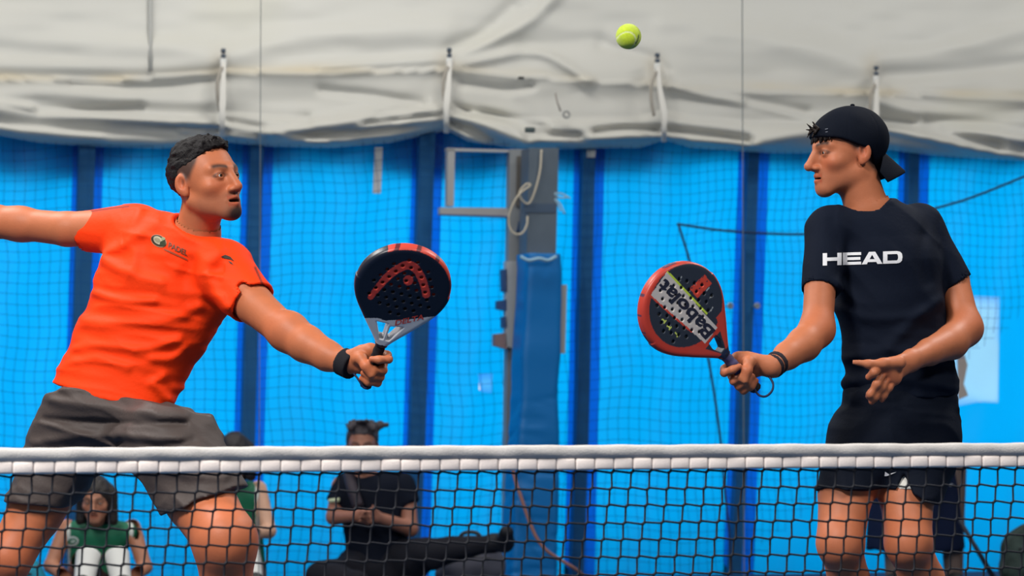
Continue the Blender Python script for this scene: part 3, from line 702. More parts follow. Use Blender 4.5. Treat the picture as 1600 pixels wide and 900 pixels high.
# ------------------------------------------------------------------ ball in flight
def ball():
    c = PY(982, 57, 8.3); r = .0335
    bm = bmesh.new(); bmesh.ops.create_icosphere(bm, subdivisions=5, radius=1)
    v = np.array([q.co for q in bm.verts]); f = [[q.index for q in p.verts] for p in bm.faces]; bm.free()
    t = np.linspace(0, 2 * math.pi, 240); A, B_, Cc = .75, .25, 2 * math.sqrt(.75 * .25)
    seam = np.stack([A * np.cos(t) + B_ * np.cos(3 * t), A * np.sin(t) - B_ * np.sin(3 * t), Cc * np.sin(2 * t)], 1)
    Rm = np.array(Matrix.Rotation(.7, 3, 'Z') @ Matrix.Rotation(1.1, 3, 'X')); seam = seam @ Rm.T
    dm = np.min(np.arccos(np.clip(v @ seam.T, -1, 1)), 1)
    col = np.tile(np.array([.52, .66, .035]), (len(v), 1)); col *= (1 + .14 * vnoise(v * 14, 2))[:, None]
    col = lerpc(col, (.62, .70, .30), (dm < .07) * 1.0)
    pr = nrm([.72, -.62, -.28]); dd = np.arccos(np.clip(v @ pr, -1, 1)); x = v @ nrm(np.cross(pr, [.2, 0, 1]))
    col = lerpc(col, (.05, .12, .012), (np.abs(x) < .075) * (dd < .42) * .85)
    vv = v * (r * (1 + .012 * vnoise(v * 40, 3) - .03 * (dm < .06)))[:, None] + c
    o = obj('tennis_ball', pymesh('tennis_ball', vv, f, col), mat('felt', (1, 1, 1), .95, .1, attr='Col', bump=.5, bscale=900, sheen=.3))
    tag(o, 'fuzzy yellow-green ball in flight high above the net', 'ball')
ball()

# ================================================================== PEOPLE
def Jn(px, py, Y): return PY(px, py, Y)
SKIN_A = np.array(SRGB(180, 104, 68)); SKIN_B = np.array(SRGB(179, 107, 73))
SKINM = mat('skin', (1, 1, 1), .52, .32, attr='Col', bump=.06, bscale=220, var=.05, vscale=30)
def skin_obj(parts, parent, name='body'):
    V, Q = join([(p[0], p[1]) for p in parts]); C = np.concatenate([p[2] for p in parts])
    return obj(name, pymesh(name, V, Q, C), SKINM, parent)
def flat_skin(V, base, warm=None):
    n = vnoise(V * 9, 21); c = np.tile(base, (len(V), 1)) * (1 + .05 * n)[:, None]
    if warm is not None:                       # ruddy knuckles and elbows
        for p, r in warm: c = lerpc(c, base * np.array((1.05, .72, .66)), .6 * np.exp(-((V - p) ** 2).sum(1) / r ** 2))
    return c
def folds(A, amp, seed, sharp=1.0):            # cloth creases stretched along chosen directions
    A = np.array(A, float)
    def f(P):
        q = P @ A.T; n = vnoise(q, seed); m = vnoise(q * 2.1 + 5, seed + 1)
        return amp * ((1 - np.abs(n)) ** 2 * 1.1 - .55 + .45 * m)
    return f
# fist closed round a handle: o = point on the handle axis, A along the handle to the head of the racket,
# N towards the viewer, T towards the knuckles; wrist = wrist joint
def fist(o, A, N_, T, wrist, s=1.0, r=.017):
    o = np.array(o, float); A, N_, T = nrm(A), nrm(N_), nrm(T)
    q = lambda a, n, t: o + A * a * s + N_ * n * s + T * t * s
    p = []
    p += [Seg(wrist, q(.004, -.016, -.040), (.029 * s, .024 * s), (.036 * s, .024 * s), A, .02)]
    p += [Seg(q(.034, -.020, -.030), q(-.026, -.018, -.034), .019 * s, .020 * s, T, .02), Seg(q(.036, -.028, -.006), q(-.030, -.026, -.008), .014 * s, .013 * s, T, .02)]
    warm = []
    for i, a in enumerate((.030, .010, -.010, -.028)):
        R = r + (.0095, .010, .0095, .0085)[i] ; fr = (.0096, .0100, .0094, .0084)[i] * s
        off = (.010, .002, -.002, -.005)[i]
        pts = [q(a * .9, -R * 1.25, -.012), q(a + off * .4, -R * .98, .016), q(a + off, R * .05, R + .006), q(a + off * .8, R * .95, R * .55), q(a + off * .4, R * 1.12, -R * .28)]
        if i == 0: pts = [q(a, -R * 1.25, -.012), q(a + .012, -R * 1.05, .018), q(a + .020, -.002, R + .009), q(a + .018, R * .8, R * .75), q(a + .012, R * 1.1, R * .05)]
        p += chain(pts, [fr * 1.1, fr * 1.06, fr, fr * .96, fr * .86], .006, A)
        for k in range(1, 5): pass
        warm.append((pts[2], .014)); warm.append((pts[4], .010))
    th = [q(.004, .004, -.046), q(.022, .024, -.030), q(.018, .038, -.004), q(.004, .039, .020)]
    p += chain(th, [.018 * s, .0145 * s, .0118 * s, .0095 * s], .010, N_); warm.append((th[2], .015))
    return p, warm
def build_player(root, prims, regions, head, cutp, color, warm, h=.0055):
    """regions: list of (centre, radius, h) meshed finer; the rest at h. head: list of finished head parts"""
    parts = list(head)
    def keep_main(c):
        m = ((c - np.array(cutp[0])) @ nrm(cutp[1])) < .002
        for ce, r, _ in regions: m &= np.linalg.norm(c - ce, axis=1) > r - .002
        return m
    lo, hi = bounds(prims); V, Q = mesher(prims, lo, hi, h, keep=keep_main); parts.append((V, Q, flat_skin(V, color, warm)))
    for ce, r, hh in regions:
        V, Q = mesher(prims, ce - r - .01, ce + r + .01, hh, keep=lambda c: np.linalg.norm(c - ce, axis=1) < r + .002)
        parts.append((V, Q, flat_skin(V, color, warm)))
    return skin_obj(parts, root)
def shoe(root, ankle, toe_dir, col, m=None):
    a = np.array(ankle); f0 = np.array([a[0], a[1], 0.0]); t = nrm(np.array([toe_dir[0], toe_dir[1], 0])); sd = np.array([-t[1], t[0], 0])
    pr = [Seg(f0 - t * .06 + Z3 * .05, f0 + t * .13 + Z3 * .04, (.045, .05), (.048, .04), sd, .02), Seg(f0 + t * .0 + Z3 * .06, f0 + Z3 * .12, .05, .05, sd, .03), Pln((0, 0, .006), (0, 0, -1))]
    cloth('shoe', pr, .008, m or mat('shoe_' + col, {'white': (.7, .7, .7), 'black': (.02, .02, .02)}[col], .6), root)

# ---------------------------------------------------------------- player in orange
def player_orange():
    Y0 = 9.2
    root = empty('person', PY(180, 900, Y0) * [1, 1, 0], 'player in orange shirt and grey shorts lunging with a black racket', 'person')
    # skeleton from the picture, depth from the pose
    neck0, neck1 = Jn(306, 372, 9.12), Jn(318, 312, 9.07)
    shR, elR, wrR = Jn(368, 432, 9.02), Jn(448, 520, 8.86), Jn(540, 567, 8.74)
    shL, elL, wrL = Jn(178, 357, 9.26), Jn(32, 350, 9.36), Jn(-125, 332, 9.42)
    hipL, knL, anL = Jn(125, 690, 9.30), Jn(14, 872, 9.22), Jn(-75, 1110, 9.48)
    hipR, knR, anR = Jn(238, 690, 9.12), Jn(352, 845, 8.79), Jn(332, 1110, 8.98)
    for a in (anL, anR): a[2] = .09
    sd = nrm(Jn(370, 480, 9.1) - Jn(150, 395, 9.25))
    torso = [Jn(180, 655, Y0), Jn(207, 548, Y0), Jn(245, 470, 9.18), Jn(272, 405, 9.16)]
    P = []
    P += chain(torso, [(.12, .06), (.12, .08), (.145, .095), (.13, .08)], .04, sd)
    P += [Seg(Jn(200, 372, 9.23), Jn(355, 425, 9.06), .055, .06, sd, .05)]
    P += [Seg(neck0, neck1, .062, .058, (1, 0, 0), .03), Seg(Jn(285, 392, 9.14), neck0, .075, .062, sd, .04)]
    bi = Jn(398, 477, 8.96)
    P += chain([shR, bi, elR], [.056, .0545, .047], .02) + chain([elR, Jn(478, 537, 8.82), Jn(512, 556, 8.78), wrR], [.049, .0515, .042, .031], .03)
    P += [Ell(Jn(455, 512, 8.85), (.04, .04, .04), k=.03)]
    P += chain([shL, Jn(105, 358, 9.3), elL], [.058, .050, .046], .04) + chain([elL, Jn(-10, 346, 9.38), Jn(-60, 340, 9.4), wrL], [.048, .050, .042, .03], .03)
    P += [Seg(wrL, Jn(-180, 330, 9.4), (.04, .02), (.042, .018), (0, 0, 1), .02)] + chain([Jn(-175, 330, 9.4), Jn(-215, 335, 9.38), Jn(-240, 345, 9.36)], [.02, .018, .012], .02)
    P += chain([hipL, Jn(55, 800, 9.26), knL], [.088, .080, .064], .03) + chain([knL, Jn(-15, 950, 9.33), anL], [.062, .064, .04], .03)
    P += chain([hipR, Jn(312, 778, 8.93), knR], [.090, .098, .081], .03) + chain([knR, Jn(354, 930, 8.86), anR], [.078, .073, .042], .05)
    P += [Ell(knR + [0, -.042, .0], (.036, .034, .048), k=.06)]
    # hand on the handle
    hA = nrm(PY(652, 386, 8.48) - PY(573, 597, 8.72)); ho = PY(573, 597, 8.72) + hA * .050
    Nn = nrm(np.array([-.25, -1, .1]) - hA * np.dot([-.25, -1, .1], hA)); Tt = nrm(np.cross(Nn, hA)); Tt = Tt if Tt[0] > 0 else -Tt
    fp, warm = fist(ho, hA, Nn, Tt, wrR, 1.0); P += fp
    warm += [(elR, .05), (knR, .09), (knL, .08)]
    # head
    s = 1.06; C = PY(321, 285, 9.06)
    R = axes((.76, -.61, .17), (-.20, .06, .97))
    MO = .0075
    hp = head_prims(1.04, MO); HC = (.016, .013, .012)
    colf = lambda V: head_color(V, SKIN_A, SKIN_A * np.array((.80, .46, .44)), HC, MO, .22, 1.0, .9, HC)
    parts = []; cut = (PY(312, 350, 9.1), neck1 - neck0)
    neckseg = [Seg(Jn(285, 392, 9.14), neck0, .075, .062, sd, .04), Seg(neck0, neck1, .062, .058, (1, 0, 0), .02)]
    toW = make_head(parts, C, R, s, hp, colf, neckseg, cut)
    body = build_player(root, P, [(ho + (wrR - ho) * .2, .085, .0026)], parts, cut, SKIN_A, warm)
    gz = nrm(PY(982, 57, 8.3) - C)
    for x in (-.0315, .0315): eyeball(root, toW, x, gz, R, s)
    # teeth behind the open lips
    tv = toW(np.array([[x, .0845 - 8 * x * x, z] for x in np.linspace(-.016, .016, 9) for z in (-.0615, -.0670)]))
    obj('teeth', pymesh('teeth', tv, [(2 * i, 2 * i + 1, 2 * i + 3, 2 * i + 2) for i in range(8)]), mat('teeth', (.62, .58, .52), .3, .5), root)
    # hair: short, faded sides, ruffled forward fringe
    hl = Fn(lambda q: np.interp(q[:, 1], [-.13, -.085, -.055, -.02, .02, .045, .07, .1], [-.085, -.055, -.02, .035, .052, .060, .076, .086]) - q[:, 2] + .05 * np.abs(q[:, 0]) * (q[:, 1] > .04), .006)
    hp2 = [Ell((0, -.012, .037), (.0785, .1000, .0830), k=.02), Ell((0, .030, .088), (.052, .052, .030), k=.02), Ell((0, -.02, .092), (.055, .06, .030), k=.03)]
    for i in range(40):
        x = rng.uniform(-.05, .05); y = rng.uniform(-.02, .075); z = .100 - 5.0 * x * x - 3.5 * max(y - .02, 0) ** 2 * 4
        hp2.append(Seg((x, y, z), (x + rng.uniform(-.012, .012), y + rng.uniform(.004, .03), z + rng.uniform(.004, .018) + .006 * (y > .02)), .008, .0020, k=.005))
    hp2.append(hl)
    hpost = lambda q, d: d - .0035 * vnoise(q * [160, 55, 90], 31) - .002 * vnoise(q * [320, 110, 200], 33)
    V, Q = mesher(hp2, (-.11, -.14, -.1), (.11, .15, .17), .0032, hpost)
    obj('hair', pymesh('hair', V @ R * s + C, Q), mat('hair_dark', (.008, .0065, .007), .5, .12, bump=.5, bscale=300), root)
    # wristband
    ax = nrm(elR - wrR); b0 = wrR + ax * -.006
    cloth('wristband', [Seg(b0 - ax * .020, b0 + ax * .020, (.0385, .0385), (.0395, .0395), (1, 0, 0), .004, cap0=True, cap1=True)], .004, mat('band_black', (.012, .012, .016), .85, .2, bump=.3, bscale=500), root)
    # shirt
    st = [((172, 620), 99, .125, Y0), ((207, 548), 98, .122, Y0), ((238, 490), 103, .13, 9.19), ((258, 440), 111, .13, 9.18), ((272, 396), 100, .105, 9.16)]
    pts = [Jn(*a[0], a[3]) for a in st]; pr = []
    c1, c2 = Jn(130, 361, 9.30), Jn(394, 473, 8.967)
    pr += [Seg(Jn(212, 362, 9.235), c1, (.080, .075), (.061, .061), (0, 0, 1), .05, cap1=True)]
    pr += [Seg(Jn(352, 424, 9.05), c2, (.082, .080), (.071, .071), (1, 0, .5), .02, cap1=True)]
    pr += [tube_opening(c1, c1 - Jn(190, 358, 9.25), .055), tube_opening(c2, c2 - Jn(362, 430, 9.03), .063)]
    for i in range(len(st) - 1):
        pr.append(Seg(pts[i + 1], pts[i], (st[i + 1][1] / 540, st[i + 1][2]), (st[i][1] / 540, st[i][2]), sd, .03, cap1=False))
    pr += [Seg(Jn(215, 368, 9.22), Jn(345, 418, 9.07), .070, .073, sd, .05), Seg(Jn(278, 405, 9.14), Jn(304, 368, 9.11), (.092, .085), (.076, .070), sd, .04, cap1=True)]
    hc, hn = Jn(172, 620, Y0), nrm(np.array([.10, 0, -1]))
    hemf = lambda q: -(q[:, 2] - (hc[2] - .19 * (q[:, 0] - hc[0]) - .012 * np.cos((q[:, 0] - hc[0]) * 14)))
    pr += [Fn(hemf, .006), Seg(hc + hn * .02, hc + hn * .08, (.160, .10), (.160, .10), sd, .006, 'sub')]
    nk = nrm(neck1 - neck0); pr += [Seg(neck0 - nk * .02, neck0 + nk * .10, (.071, .067), (.071, .067), sd, .005, 'sub')]
    up = nrm(pts[4] - pts[0])
    f1 = folds(np.stack([sd * 4 + up * 3, up * 24 - sd * 7, np.array([0, 4, 0])]), .0075, 41); f2 = folds(np.stack([sd * 9, up * 9, np.array([0, 6, 0])]), .006, 47)
    ridges = [([(150, 400), (200, 428), (250, 440)], .012, 10), ([(140, 455), (190, 470), (240, 470)], .013, 8), ([(120, 500), (180, 505), (260, 500), (310, 480)], .010, 10),
              ([(100, 545), (160, 540), (230, 545), (280, 530)], .011, 8), ([(95, 570), (150, 560), (200, 575)], .008, 7), ([(340, 395), (320, 420), (330, 450), (350, 480)], .014, 11), ([(300, 415), (285, 450), (300, 490)], -.012, 14),
              ([(215, 365), (185, 385), (150, 395)], .010, 9), ([(240, 350), (215, 375), (205, 420)], .009, 12), ([(255, 590), (240, 600), (265, 625)], .012, 8), ([(290, 545), (270, 560), (240, 560)], .010, 8),
              ([(220, 322), (205, 350), (195, 380)], .009, 9), ([(345, 420), (375, 440), (395, 470)], -.004, 10)]
    def post(q, d):
        px = 800 + F * q[:, 0] / q[:, 1]; py = 672 - F * (q[:, 2] - CAMH) / q[:, 1]; fr = smooth01(-q[:, 1], -9.2, -9.12)
        e = (f1(q) * .8 + f2(q) * .5) * np.where((px > 350) | ((px < 190) & (py < 395)), .3, 1.0)
        for pt, hgt, wd in ridges: e = e + fr * hgt * np.exp(-seg_dist(px, py, pt) / wd ** 2)
        return d - e
    OR = np.array(SRGB(250, 62, 12))
    def colf2(V):
        c = np.tile(OR, (len(V), 1)); px = 800 + F * V[:, 0] / V[:, 1]; py = 672 - F * (V[:, 2] - CAMH) / V[:, 1]
        m = np.exp(-seg_dist(px, py, [(121, 333), (160, 327), (200, 322)]) / 1.8 ** 2) * (px < 203)
        cuff = np.abs((V - c1) @ nrm(c1 - Jn(190, 358, 9.25))) < .004
        m = np.maximum(m, cuff * (np.linalg.norm(V - c1, axis=1) < .09) * .8)
        m = np.maximum(m, np.exp(-seg_dist(px, py, [(398, 418), (408, 440), (417, 462)]) / 2.0 ** 2))
        return lerpc(c, (.06, .02, .015), np.clip(m, 0, 1) * .9)
    sh = cloth('shirt', pr, .0048, mat('orange_jersey', (1, 1, 1), .65, .15, attr='Col', bump=.10, bscale=90), root, post, colf2)
    # shorts
    pr = []
    pel = [((172, 600), 100, .120), ((178, 640), 113, .118), ((182, 668), 122, .105)]
    pp = [Jn(*a[0], Y0) for a in pel]
    for i in range(2): pr.append(Seg(pp[i], pp[i + 1], (pel[i][1] / 540, pel[i][2]), (pel[i + 1][1] / 540, pel[i + 1][2]), (1, 0, -.1), .03, cap0=(i == 0)))
    e1, e2 = Jn(42, 815, 9.24), Jn(336, 815, 8.88); a2 = Jn(268, 690, 9.02)
    pr += [Seg(Jn(112, 690, 9.28), e1, (.125, .125), (.082, .098), (1, 0, 0), .05)]
    pr += [Seg(Jn(240, 672, 9.10), a2, .115, .128, (1, 0, 0), .05), Seg(a2, e2, (.122, .130), (.126, .128), (1, 0, 0), .05)]
    X9 = lambda px: (px - 800) / F * 9.0
    Z9 = lambda py: CAMH + (672 - py) / F * 9.0
    pr += [Fn(lambda q: np.interp(q[:, 0], [X9(0), X9(100), X9(170), X9(190), X9(258), X9(390), X9(430)], [Z9(786), Z9(797), Z9(802), Z9(802), Z9(803), Z9(757), Z9(745)]) - q[:, 2], .004)]
    pr += [Fn(lambda q: q[:, 2] - (hc[2] + .006 - .19 * (q[:, 0] - hc[0])), .004)]
    pr += [Seg(Jn(288, 652, 9.14), Jn(262, 650, 9.12), (.024, .03), (.035, .05), (0, 0, 1), .03)]
    g1 = folds(np.array([[9, 4, 5], [0, 9, 0], [7, 0, 20]]), .009, 61); g2 = folds(np.array([[5, 0, 0], [0, 5, 0], [0, 0, 34]]), .005, 65)
    rid = [([(70, 655), (160, 660), (290, 662)], -.010, 5), ([(60, 690), (150, 680), (280, 686)], .010, 8), ([(80, 625), (160, 635), (230, 645), (290, 648)], .010, 8), ([(190, 690), (240, 700), (300, 690)], -.010, 8), ([(180, 735), (215, 725), (290, 740), (350, 745)], .012, 9)]
    def post2(q, d):
        px = 800 + F * q[:, 0] / q[:, 1]; py = 672 - F * (q[:, 2] - CAMH) / q[:, 1]; fr = smooth01(-q[:, 1], -9.2, -9.12); e = g1(q) + g2(q) * smooth01(q[:, 2], .9, 1.0)
        for pt, hgt, wd in rid: e = e + fr * hgt * np.exp(-seg_dist(px, py, pt) / wd ** 2)
        return d - e
    cloth('shorts', pr, .0055, mat('grey_shorts', SRGB(70, 61, 58), .6, .25, bump=.12, bscale=120, var=.08), root, post2)
    shoe(root, anL, (-.3, -1), 'white'); shoe(root, anR, (.4, -1), 'white')
    return root, sh, ho, hA, Nn
# ---------------------------------------------------------------- player in black
def player_black():
    Y0 = 9.2
    root = empty('person', PY(1400, 900, Y0) * [1, 1, 0], 'player in black shirt, shorts and backwards cap holding a red racket', 'person')
    neck0, neck1 = Jn(1357, 335, 9.21), Jn(1341, 280, 9.20)
    shR, elR, wrR = Jn(1288, 362, 9.13), Jn(1277, 515, 8.98), Jn(1207, 573, 8.80)
    shL, elL, wrL = Jn(1448, 362, 9.30), Jn(1508, 513, 9.22), Jn(1424, 563, 8.98)
    hipR, knR, anR = Jn(1350, 690, 9.18), Jn(1313, 848, 9.06), Jn(1352, 1120, 9.28)
    hipL, knL, anL = Jn(1450, 690, 9.24), Jn(1419, 848, 9.08), Jn(1490, 1120, 9.30)
    for a in (anL, anR): a[2] = .09
    sd = nrm(shL - shR); P = []
    P += chain([Jn(1408, 655, Y0), Jn(1400, 545, Y0), Jn(1390, 455, Y0), Jn(1383, 390, Y0)], [(.13, .09), (.11, .085), (.115, .085), (.11, .075)], .04, sd)
    P += [Seg(Jn(1310, 362, 9.15), Jn(1435, 362, 9.28), .042, .042, sd, .03)]
    P += [Seg(neck0, neck1, .064, .060, (1, 0, 0), .02), Seg(Jn(1368, 365, 9.21), neck0, .08, .064, sd, .04)]
    P += chain([shR, Jn(1282, 440, 9.05), elR], [.046, .0450, .044], .02) + chain([elR, Jn(1256, 538, 8.92), Jn(1230, 556, 8.86), wrR], [.047, .0475, .038, .0275], .03)
    P += chain([shL, Jn(1488, 435, 9.28), elL], [.05, .047, .046], .02) + chain([elL, Jn(1486, 535, 9.15), Jn(1452, 550, 9.06), wrL], [.049, .049, .038, .0285], .03)
    P += chain([hipR, Jn(1321, 772, 9.12), knR], [.085, .077, .066], .04) + chain([knR, Jn(1326, 905, 9.16), Jn(1338, 960, 9.2), anR], [.058, .060, .06, .038], .03)
    P += chain([hipL, Jn(1417, 776, 9.14), knL], [.085, .077, .066], .04) + chain([knL, Jn(1440, 905, 9.17), Jn(1455, 960, 9.2), anL], [.058, .065, .062, .038], .03)
    P += [Ell(knR + [0, -.034, .0], (.036, .032, .044), k=.05), Ell(knL + [0, -.034, 0], (.036, .032, .044), k=.05)]
    # fist
    hA = nrm(PY(1017, 432, 8.60) - PY(1177, 603, 8.80)); ho = PY(1177, 603, 8.80) + hA * .048
    Nn = np.array([.2, -1, .15]); Nn = nrm(Nn - hA * np.dot(Nn, hA)); Tt = nrm(np.cross(Nn, hA)); Tt = Tt if Tt[2] < 0 else -Tt
    fp, warm = fist(ho, hA, Nn, Tt, wrR, .98); P += fp
    # open hand
    hd = lambda x, y, dy=0: PY(x, y, 8.90 + dy)
    P += [Seg(wrL, hd(1392, 580, .01), (.029, .021), (.036, .017), (0, 0, 1), .02), Seg(hd(1382, 574), hd(1398, 592, .02), .017, .016, (0, 0, 1), .02)]
    P += chain([hd(1405, 566), hd(1380, 568, -.02), hd(1357, 569, -.03), hd(1335, 566, -.035)], [.020, .0135, .0105, .0075], .012)
    fing = [([hd(1378, 574, -.005), hd(1366, 582, -.03), hd(1357, 589, -.015)], .0098), ([hd(1382, 581), hd(1370, 600, -.015), hd(1360, 616, -.01), hd(1357, 619, .005)], .0102),
            ([hd(1390, 588, .01), hd(1378, 605, .0), hd(1367, 621, .0), hd(1362, 628, .01)], .0098), ([hd(1398, 592, .02), hd(1389, 606, .012), hd(1381, 618, .012), hd(1378, 625, .015)], .0086)]
    for pts, fr in fing: P += chain(pts, [fr * 1.1, fr * 1.04, fr * .95, fr * .85][:len(pts)], .006); warm += [(pts[0], .016), (pts[-1], .010)]
    warm += [(elL, .05), (elR, .05), (knR, .07), (knL, .07)]
    s = 1.05; C = PY(1324, 240, 9.2)
    R = axes((-.945, -.325, -.03), (.02, 0, 1)); HC = (.018, .013, .011)
    hp = head_prims(.98, .0015, 1.05)
    colf = lambda V: head_color(V, SKIN_B, SKIN_B * np.array((.85, .52, .50)), HC, .0015, .10, 0, .9, HC)
    parts = []; cut = (PY(1350, 318, 9.2), neck1 - neck0)
    neckseg = [Seg(Jn(1368, 365, 9.21), neck0, .08, .064, sd, .04), Seg(neck0, neck1, .064, .060, (1, 0, 0), .02)]
    toW = make_head(parts, C, R, s, hp, colf, neckseg, cut)
    body = build_player(root, P, [(ho + (wrR - ho) * .2, .085, .0026), (hd(1384, 592), .10, .0026)], parts, cut, SKIN_B, warm)
    for x in (-.0315, .0315): eyeball(root, toW, x, nrm(np.array([-.93, -.3, -.18])), R, s)
    # cap, worn backwards
    capline = lambda q: np.interp(q[:, 1], [-.12, -.075, -.05, -.03, 0, .05, .11], [-.075, -.055, -.02, .006, .016, .036, .046]) - q[:, 2]
    cp = [Ell((0, -.014, .040), (.0875, .1085, .0925), k=.02), Ell((0, .02, .03), (.083, .085, .07), k=.03), Fn(capline, .005)]
    post = lambda q, d: d + .0012 * np.exp(-(np.mod(np.arctan2(q[:, 0], q[:, 1] + .014) + .1, math.pi / 3) - .1) ** 2 / .0008) - .0012 * vnoise(q * 30, 5)
    V, Q = mesher(cp, (-.11, -.15, -.1), (.11, .15, .16), .0034, post)
    CAP = mat('cap_black', (.004, .006, .012), .8, .08, bump=.15, bscale=400)
    cap = obj('cap', pymesh('cap', V @ R * s + C, Q), CAP, root)
    v = []; f = []; nu, nvv = 17, 8
    for side in (0, 1):
        for i in range(nu):
            u = -1 + 2 * i / (nu - 1)
            for j in range(nvv):
                t = j / (nvv - 1); x = .078 * u * (1 - .12 * t); y = -.100 + .040 * u * u - .072 * t * (1 - .62 * u * u); z = .012 - .066 * u * u - .060 * t * (1 - .55 * u * u) - (.004 if side else 0)
                v.append((x, y, z))
    for i in range(nu - 1):
        for j in range(nvv - 1):
            q = i * nvv + j; m_ = nu * nvv; f.append((q, q + nvv, q + nvv + 1, q + 1)); f.append((m_ + q + 1, m_ + q + nvv + 1, m_ + q + nvv, m_ + q))
    rim = [i * nvv + nvv - 1 for i in range(nu)]; m_ = nu * nvv
    for a, b in zip(rim[:-1], rim[1:]): f.append((a, b, b + m_, a + m_))
    for i in (0, nu - 1):
        for j in range(nvv - 1): a = i * nvv + j; f.append((a, a + 1, a + 1 + m_, a + m_))
    obj('visor', pymesh('visor', np.array(v) @ R * s + C, f), CAP, cap)
    mbv = toW(np.array([[0, -.02, .134]]))[0]; bm = bmesh.new(); bmesh.ops.create_uvsphere(bm, u_segments=12, v_segments=8, radius=.007)
    obj('button', pymesh('button', np.array([q.co for q in bm.verts]) * [1, 1, .6] + mbv, [[q.index for q in p.verts] for p in bm.faces]), CAP, cap); bm.free()
    # small grey stitching on the cap's band
    for dz, dx in ((.0, 0), (.010, .002), (.018, 0)):
        a = np.array([[-.046 - dx, .083, .045 + dz], [-.052, .078, .046 + dz]]); a = toW(a * [1.05, 1.05, 1]); MB().tube([a[0], a[1]], .0016, 5).build('stitching', mat('cap_print', (.12, .13, .16), .6), cap)
    # hair showing at the brow, temple and nape
    hpz = []
    for i in range(30):
        x = -.055 + .11 * i / 29; y = .088 - 6.5 * x * x; z = .040 + rng.uniform(-.003, .003); hpz.append(Seg((x, y + .008, z + .012), (x + rng.uniform(-.006, .006), y + .010, z - rng.uniform(.002, .012)), .0045, .002, k=.003))
    for i in range(9):
        x = rng.uniform(-.03, .02); hpz.append(Seg((x, .098, .066), (x + rng.uniform(-.008, .008), .108 + rng.uniform(0, .014), .080 + rng.uniform(-.014, .012)), .0040, .0014, k=.003))
        hpz.append(Seg((x, .100, .066), (x + rng.uniform(-.008, .008), .110 + rng.uniform(0, .006), .050 + rng.uniform(-.008, .01)), .0036, .0014, k=.003))
    V, Q = mesher(hpz, (-.09, .02, .0), (.09, .15, .12), .0020)
    obj('hair', pymesh('hair', V @ R * s + C, Q), mat('hair_brown', (.016, .010, .008), .5, .15, bump=.4, bscale=300), root)
    # wristbands
    ax = nrm(elR - wrR)
    for off, wd in ((.004, .007), (.024, .0075)):
        b0 = wrR + ax * off; cloth('wristband', [Seg(b0 - ax * wd, b0 + ax * wd, (.0335, .0335), (.0345, .0345), (1, 0, 0), .004, cap0=True, cap1=True)], .0035, mat('band_black2', (.02, .016, .022), .8, .2), root)
    # shirt
    st = [((1410, 632), 95, .115), ((1410, 603), 93, .115), ((1401, 545), 88, .115), ((1390, 470), 86, .125), ((1386, 410), 88, .125), ((1383, 372), 80, .10)]
    pts = [Jn(*a[0], Y0) for a in st]; pr = []
    c1, c2 = Jn(1281, 455, 9.045), Jn(1493, 446, 9.275); a1, a2 = Jn(1294, 362, 9.14), Jn(1438, 362, 9.29)
    pr += [Seg(a1, c1, (.066, .066), (.0535, .060), (1, 0, 0), .02, cap1=True), Seg(a2, c2, (.070, .070), (.0555, .060), (1, 0, .5), .02, cap1=True)]
    pr += [tube_opening(c1, c1 - a1, (.048, .053), .015), tube_opening(c2, c2 - a2, (.050, .054), .015)]
    for i in range(len(st) - 1): pr.append(Seg(pts[i + 1], pts[i], (st[i + 1][1] / 540, st[i + 1][2]), (st[i][1] / 540, st[i][2]), sd, .03))
    pr += [Seg(Jn(1305, 360, 9.15), Jn(1430, 358, 9.28), .060, .064, sd, .05), Seg(Jn(1368, 375, 9.21), Jn(1356, 327, 9.20), (.115, .095), (.080, .076), sd, .05, cap1=True)]
    hc = Jn(1410, 618, Y0); pr += [Fn(lambda q: -(q[:, 2] - hc[2] + .010 * np.sin((q[:, 0] - hc[0]) * 18) - .02 * (q[:, 0] - hc[0])), .006)]
    pr += [Seg(hc - Z3 * .01, hc - Z3 * .08, (.150, .095), (.150, .095), sd, .006, 'sub')]
    nk = nrm(Jn(1353, 322, 9.15) - Jn(1362, 352, 9.19)); n0 = Jn(1357, 334, 9.20)
    pr += [Seg(n0 - nk * .012, n0 + nk * .1, (.0735, .070), (.0735, .070), sd, .005, 'sub')]
    f1 = folds(np.array([[6, 2, 4], [0, 6, 0], [8, 0, 12]]), .007, 71); f2 = folds(np.array([[4, 0, 1], [0, 5, 0], [2, 0, 26]]), .006, 75)
    rid = [([(1305, 480), (1370, 500), (1440, 490)], .008, 9), ([(1320, 560), (1390, 548), (1470, 560)], .009, 9), ([(1315, 600), (1400, 590), (1490, 605)], .010, 9), ([(1470, 470), (1430, 500), (1390, 540)], .010, 10), ([(1310, 440), (1340, 480), (1350, 540)], .008, 9), ([(1455, 340), (1440, 390), (1450, 440)], -.005, 9), ([(1300, 345), (1308, 390), (1305, 440)], -.003, 8)]
    def post(q, d):
        px = 800 + F * q[:, 0] / q[:, 1]; py = 672 - F * (q[:, 2] - CAMH) / q[:, 1]; fr = smooth01(-q[:, 1], -9.24, -9.15)
        e = (f1(q) * .8 + f2(q) * smooth01(-q[:, 2], -1.35, -1.1)) * np.where(((px < 1308) | (px > 1470)) & (py < 470), .3, 1.0)
        for pt, hgt, wd in rid: e = e + fr * hgt * np.exp(-seg_dist(px, py, pt) / wd ** 2)
        return d - e
    sh = cloth('shirt', pr, .0048, mat('black_jersey', (.0055, .0085, .018), .8, .08, bump=.10, bscale=100), root, post)
    # collar rib
    # shorts
    pel = [((1409, 606), 86, .105), ((1409, 622), 99, .120), ((1406, 660), 99, .125), ((1398, 705), 101, .13)]; pp = [Jn(*a[0], Y0) for a in pel]; pr = []
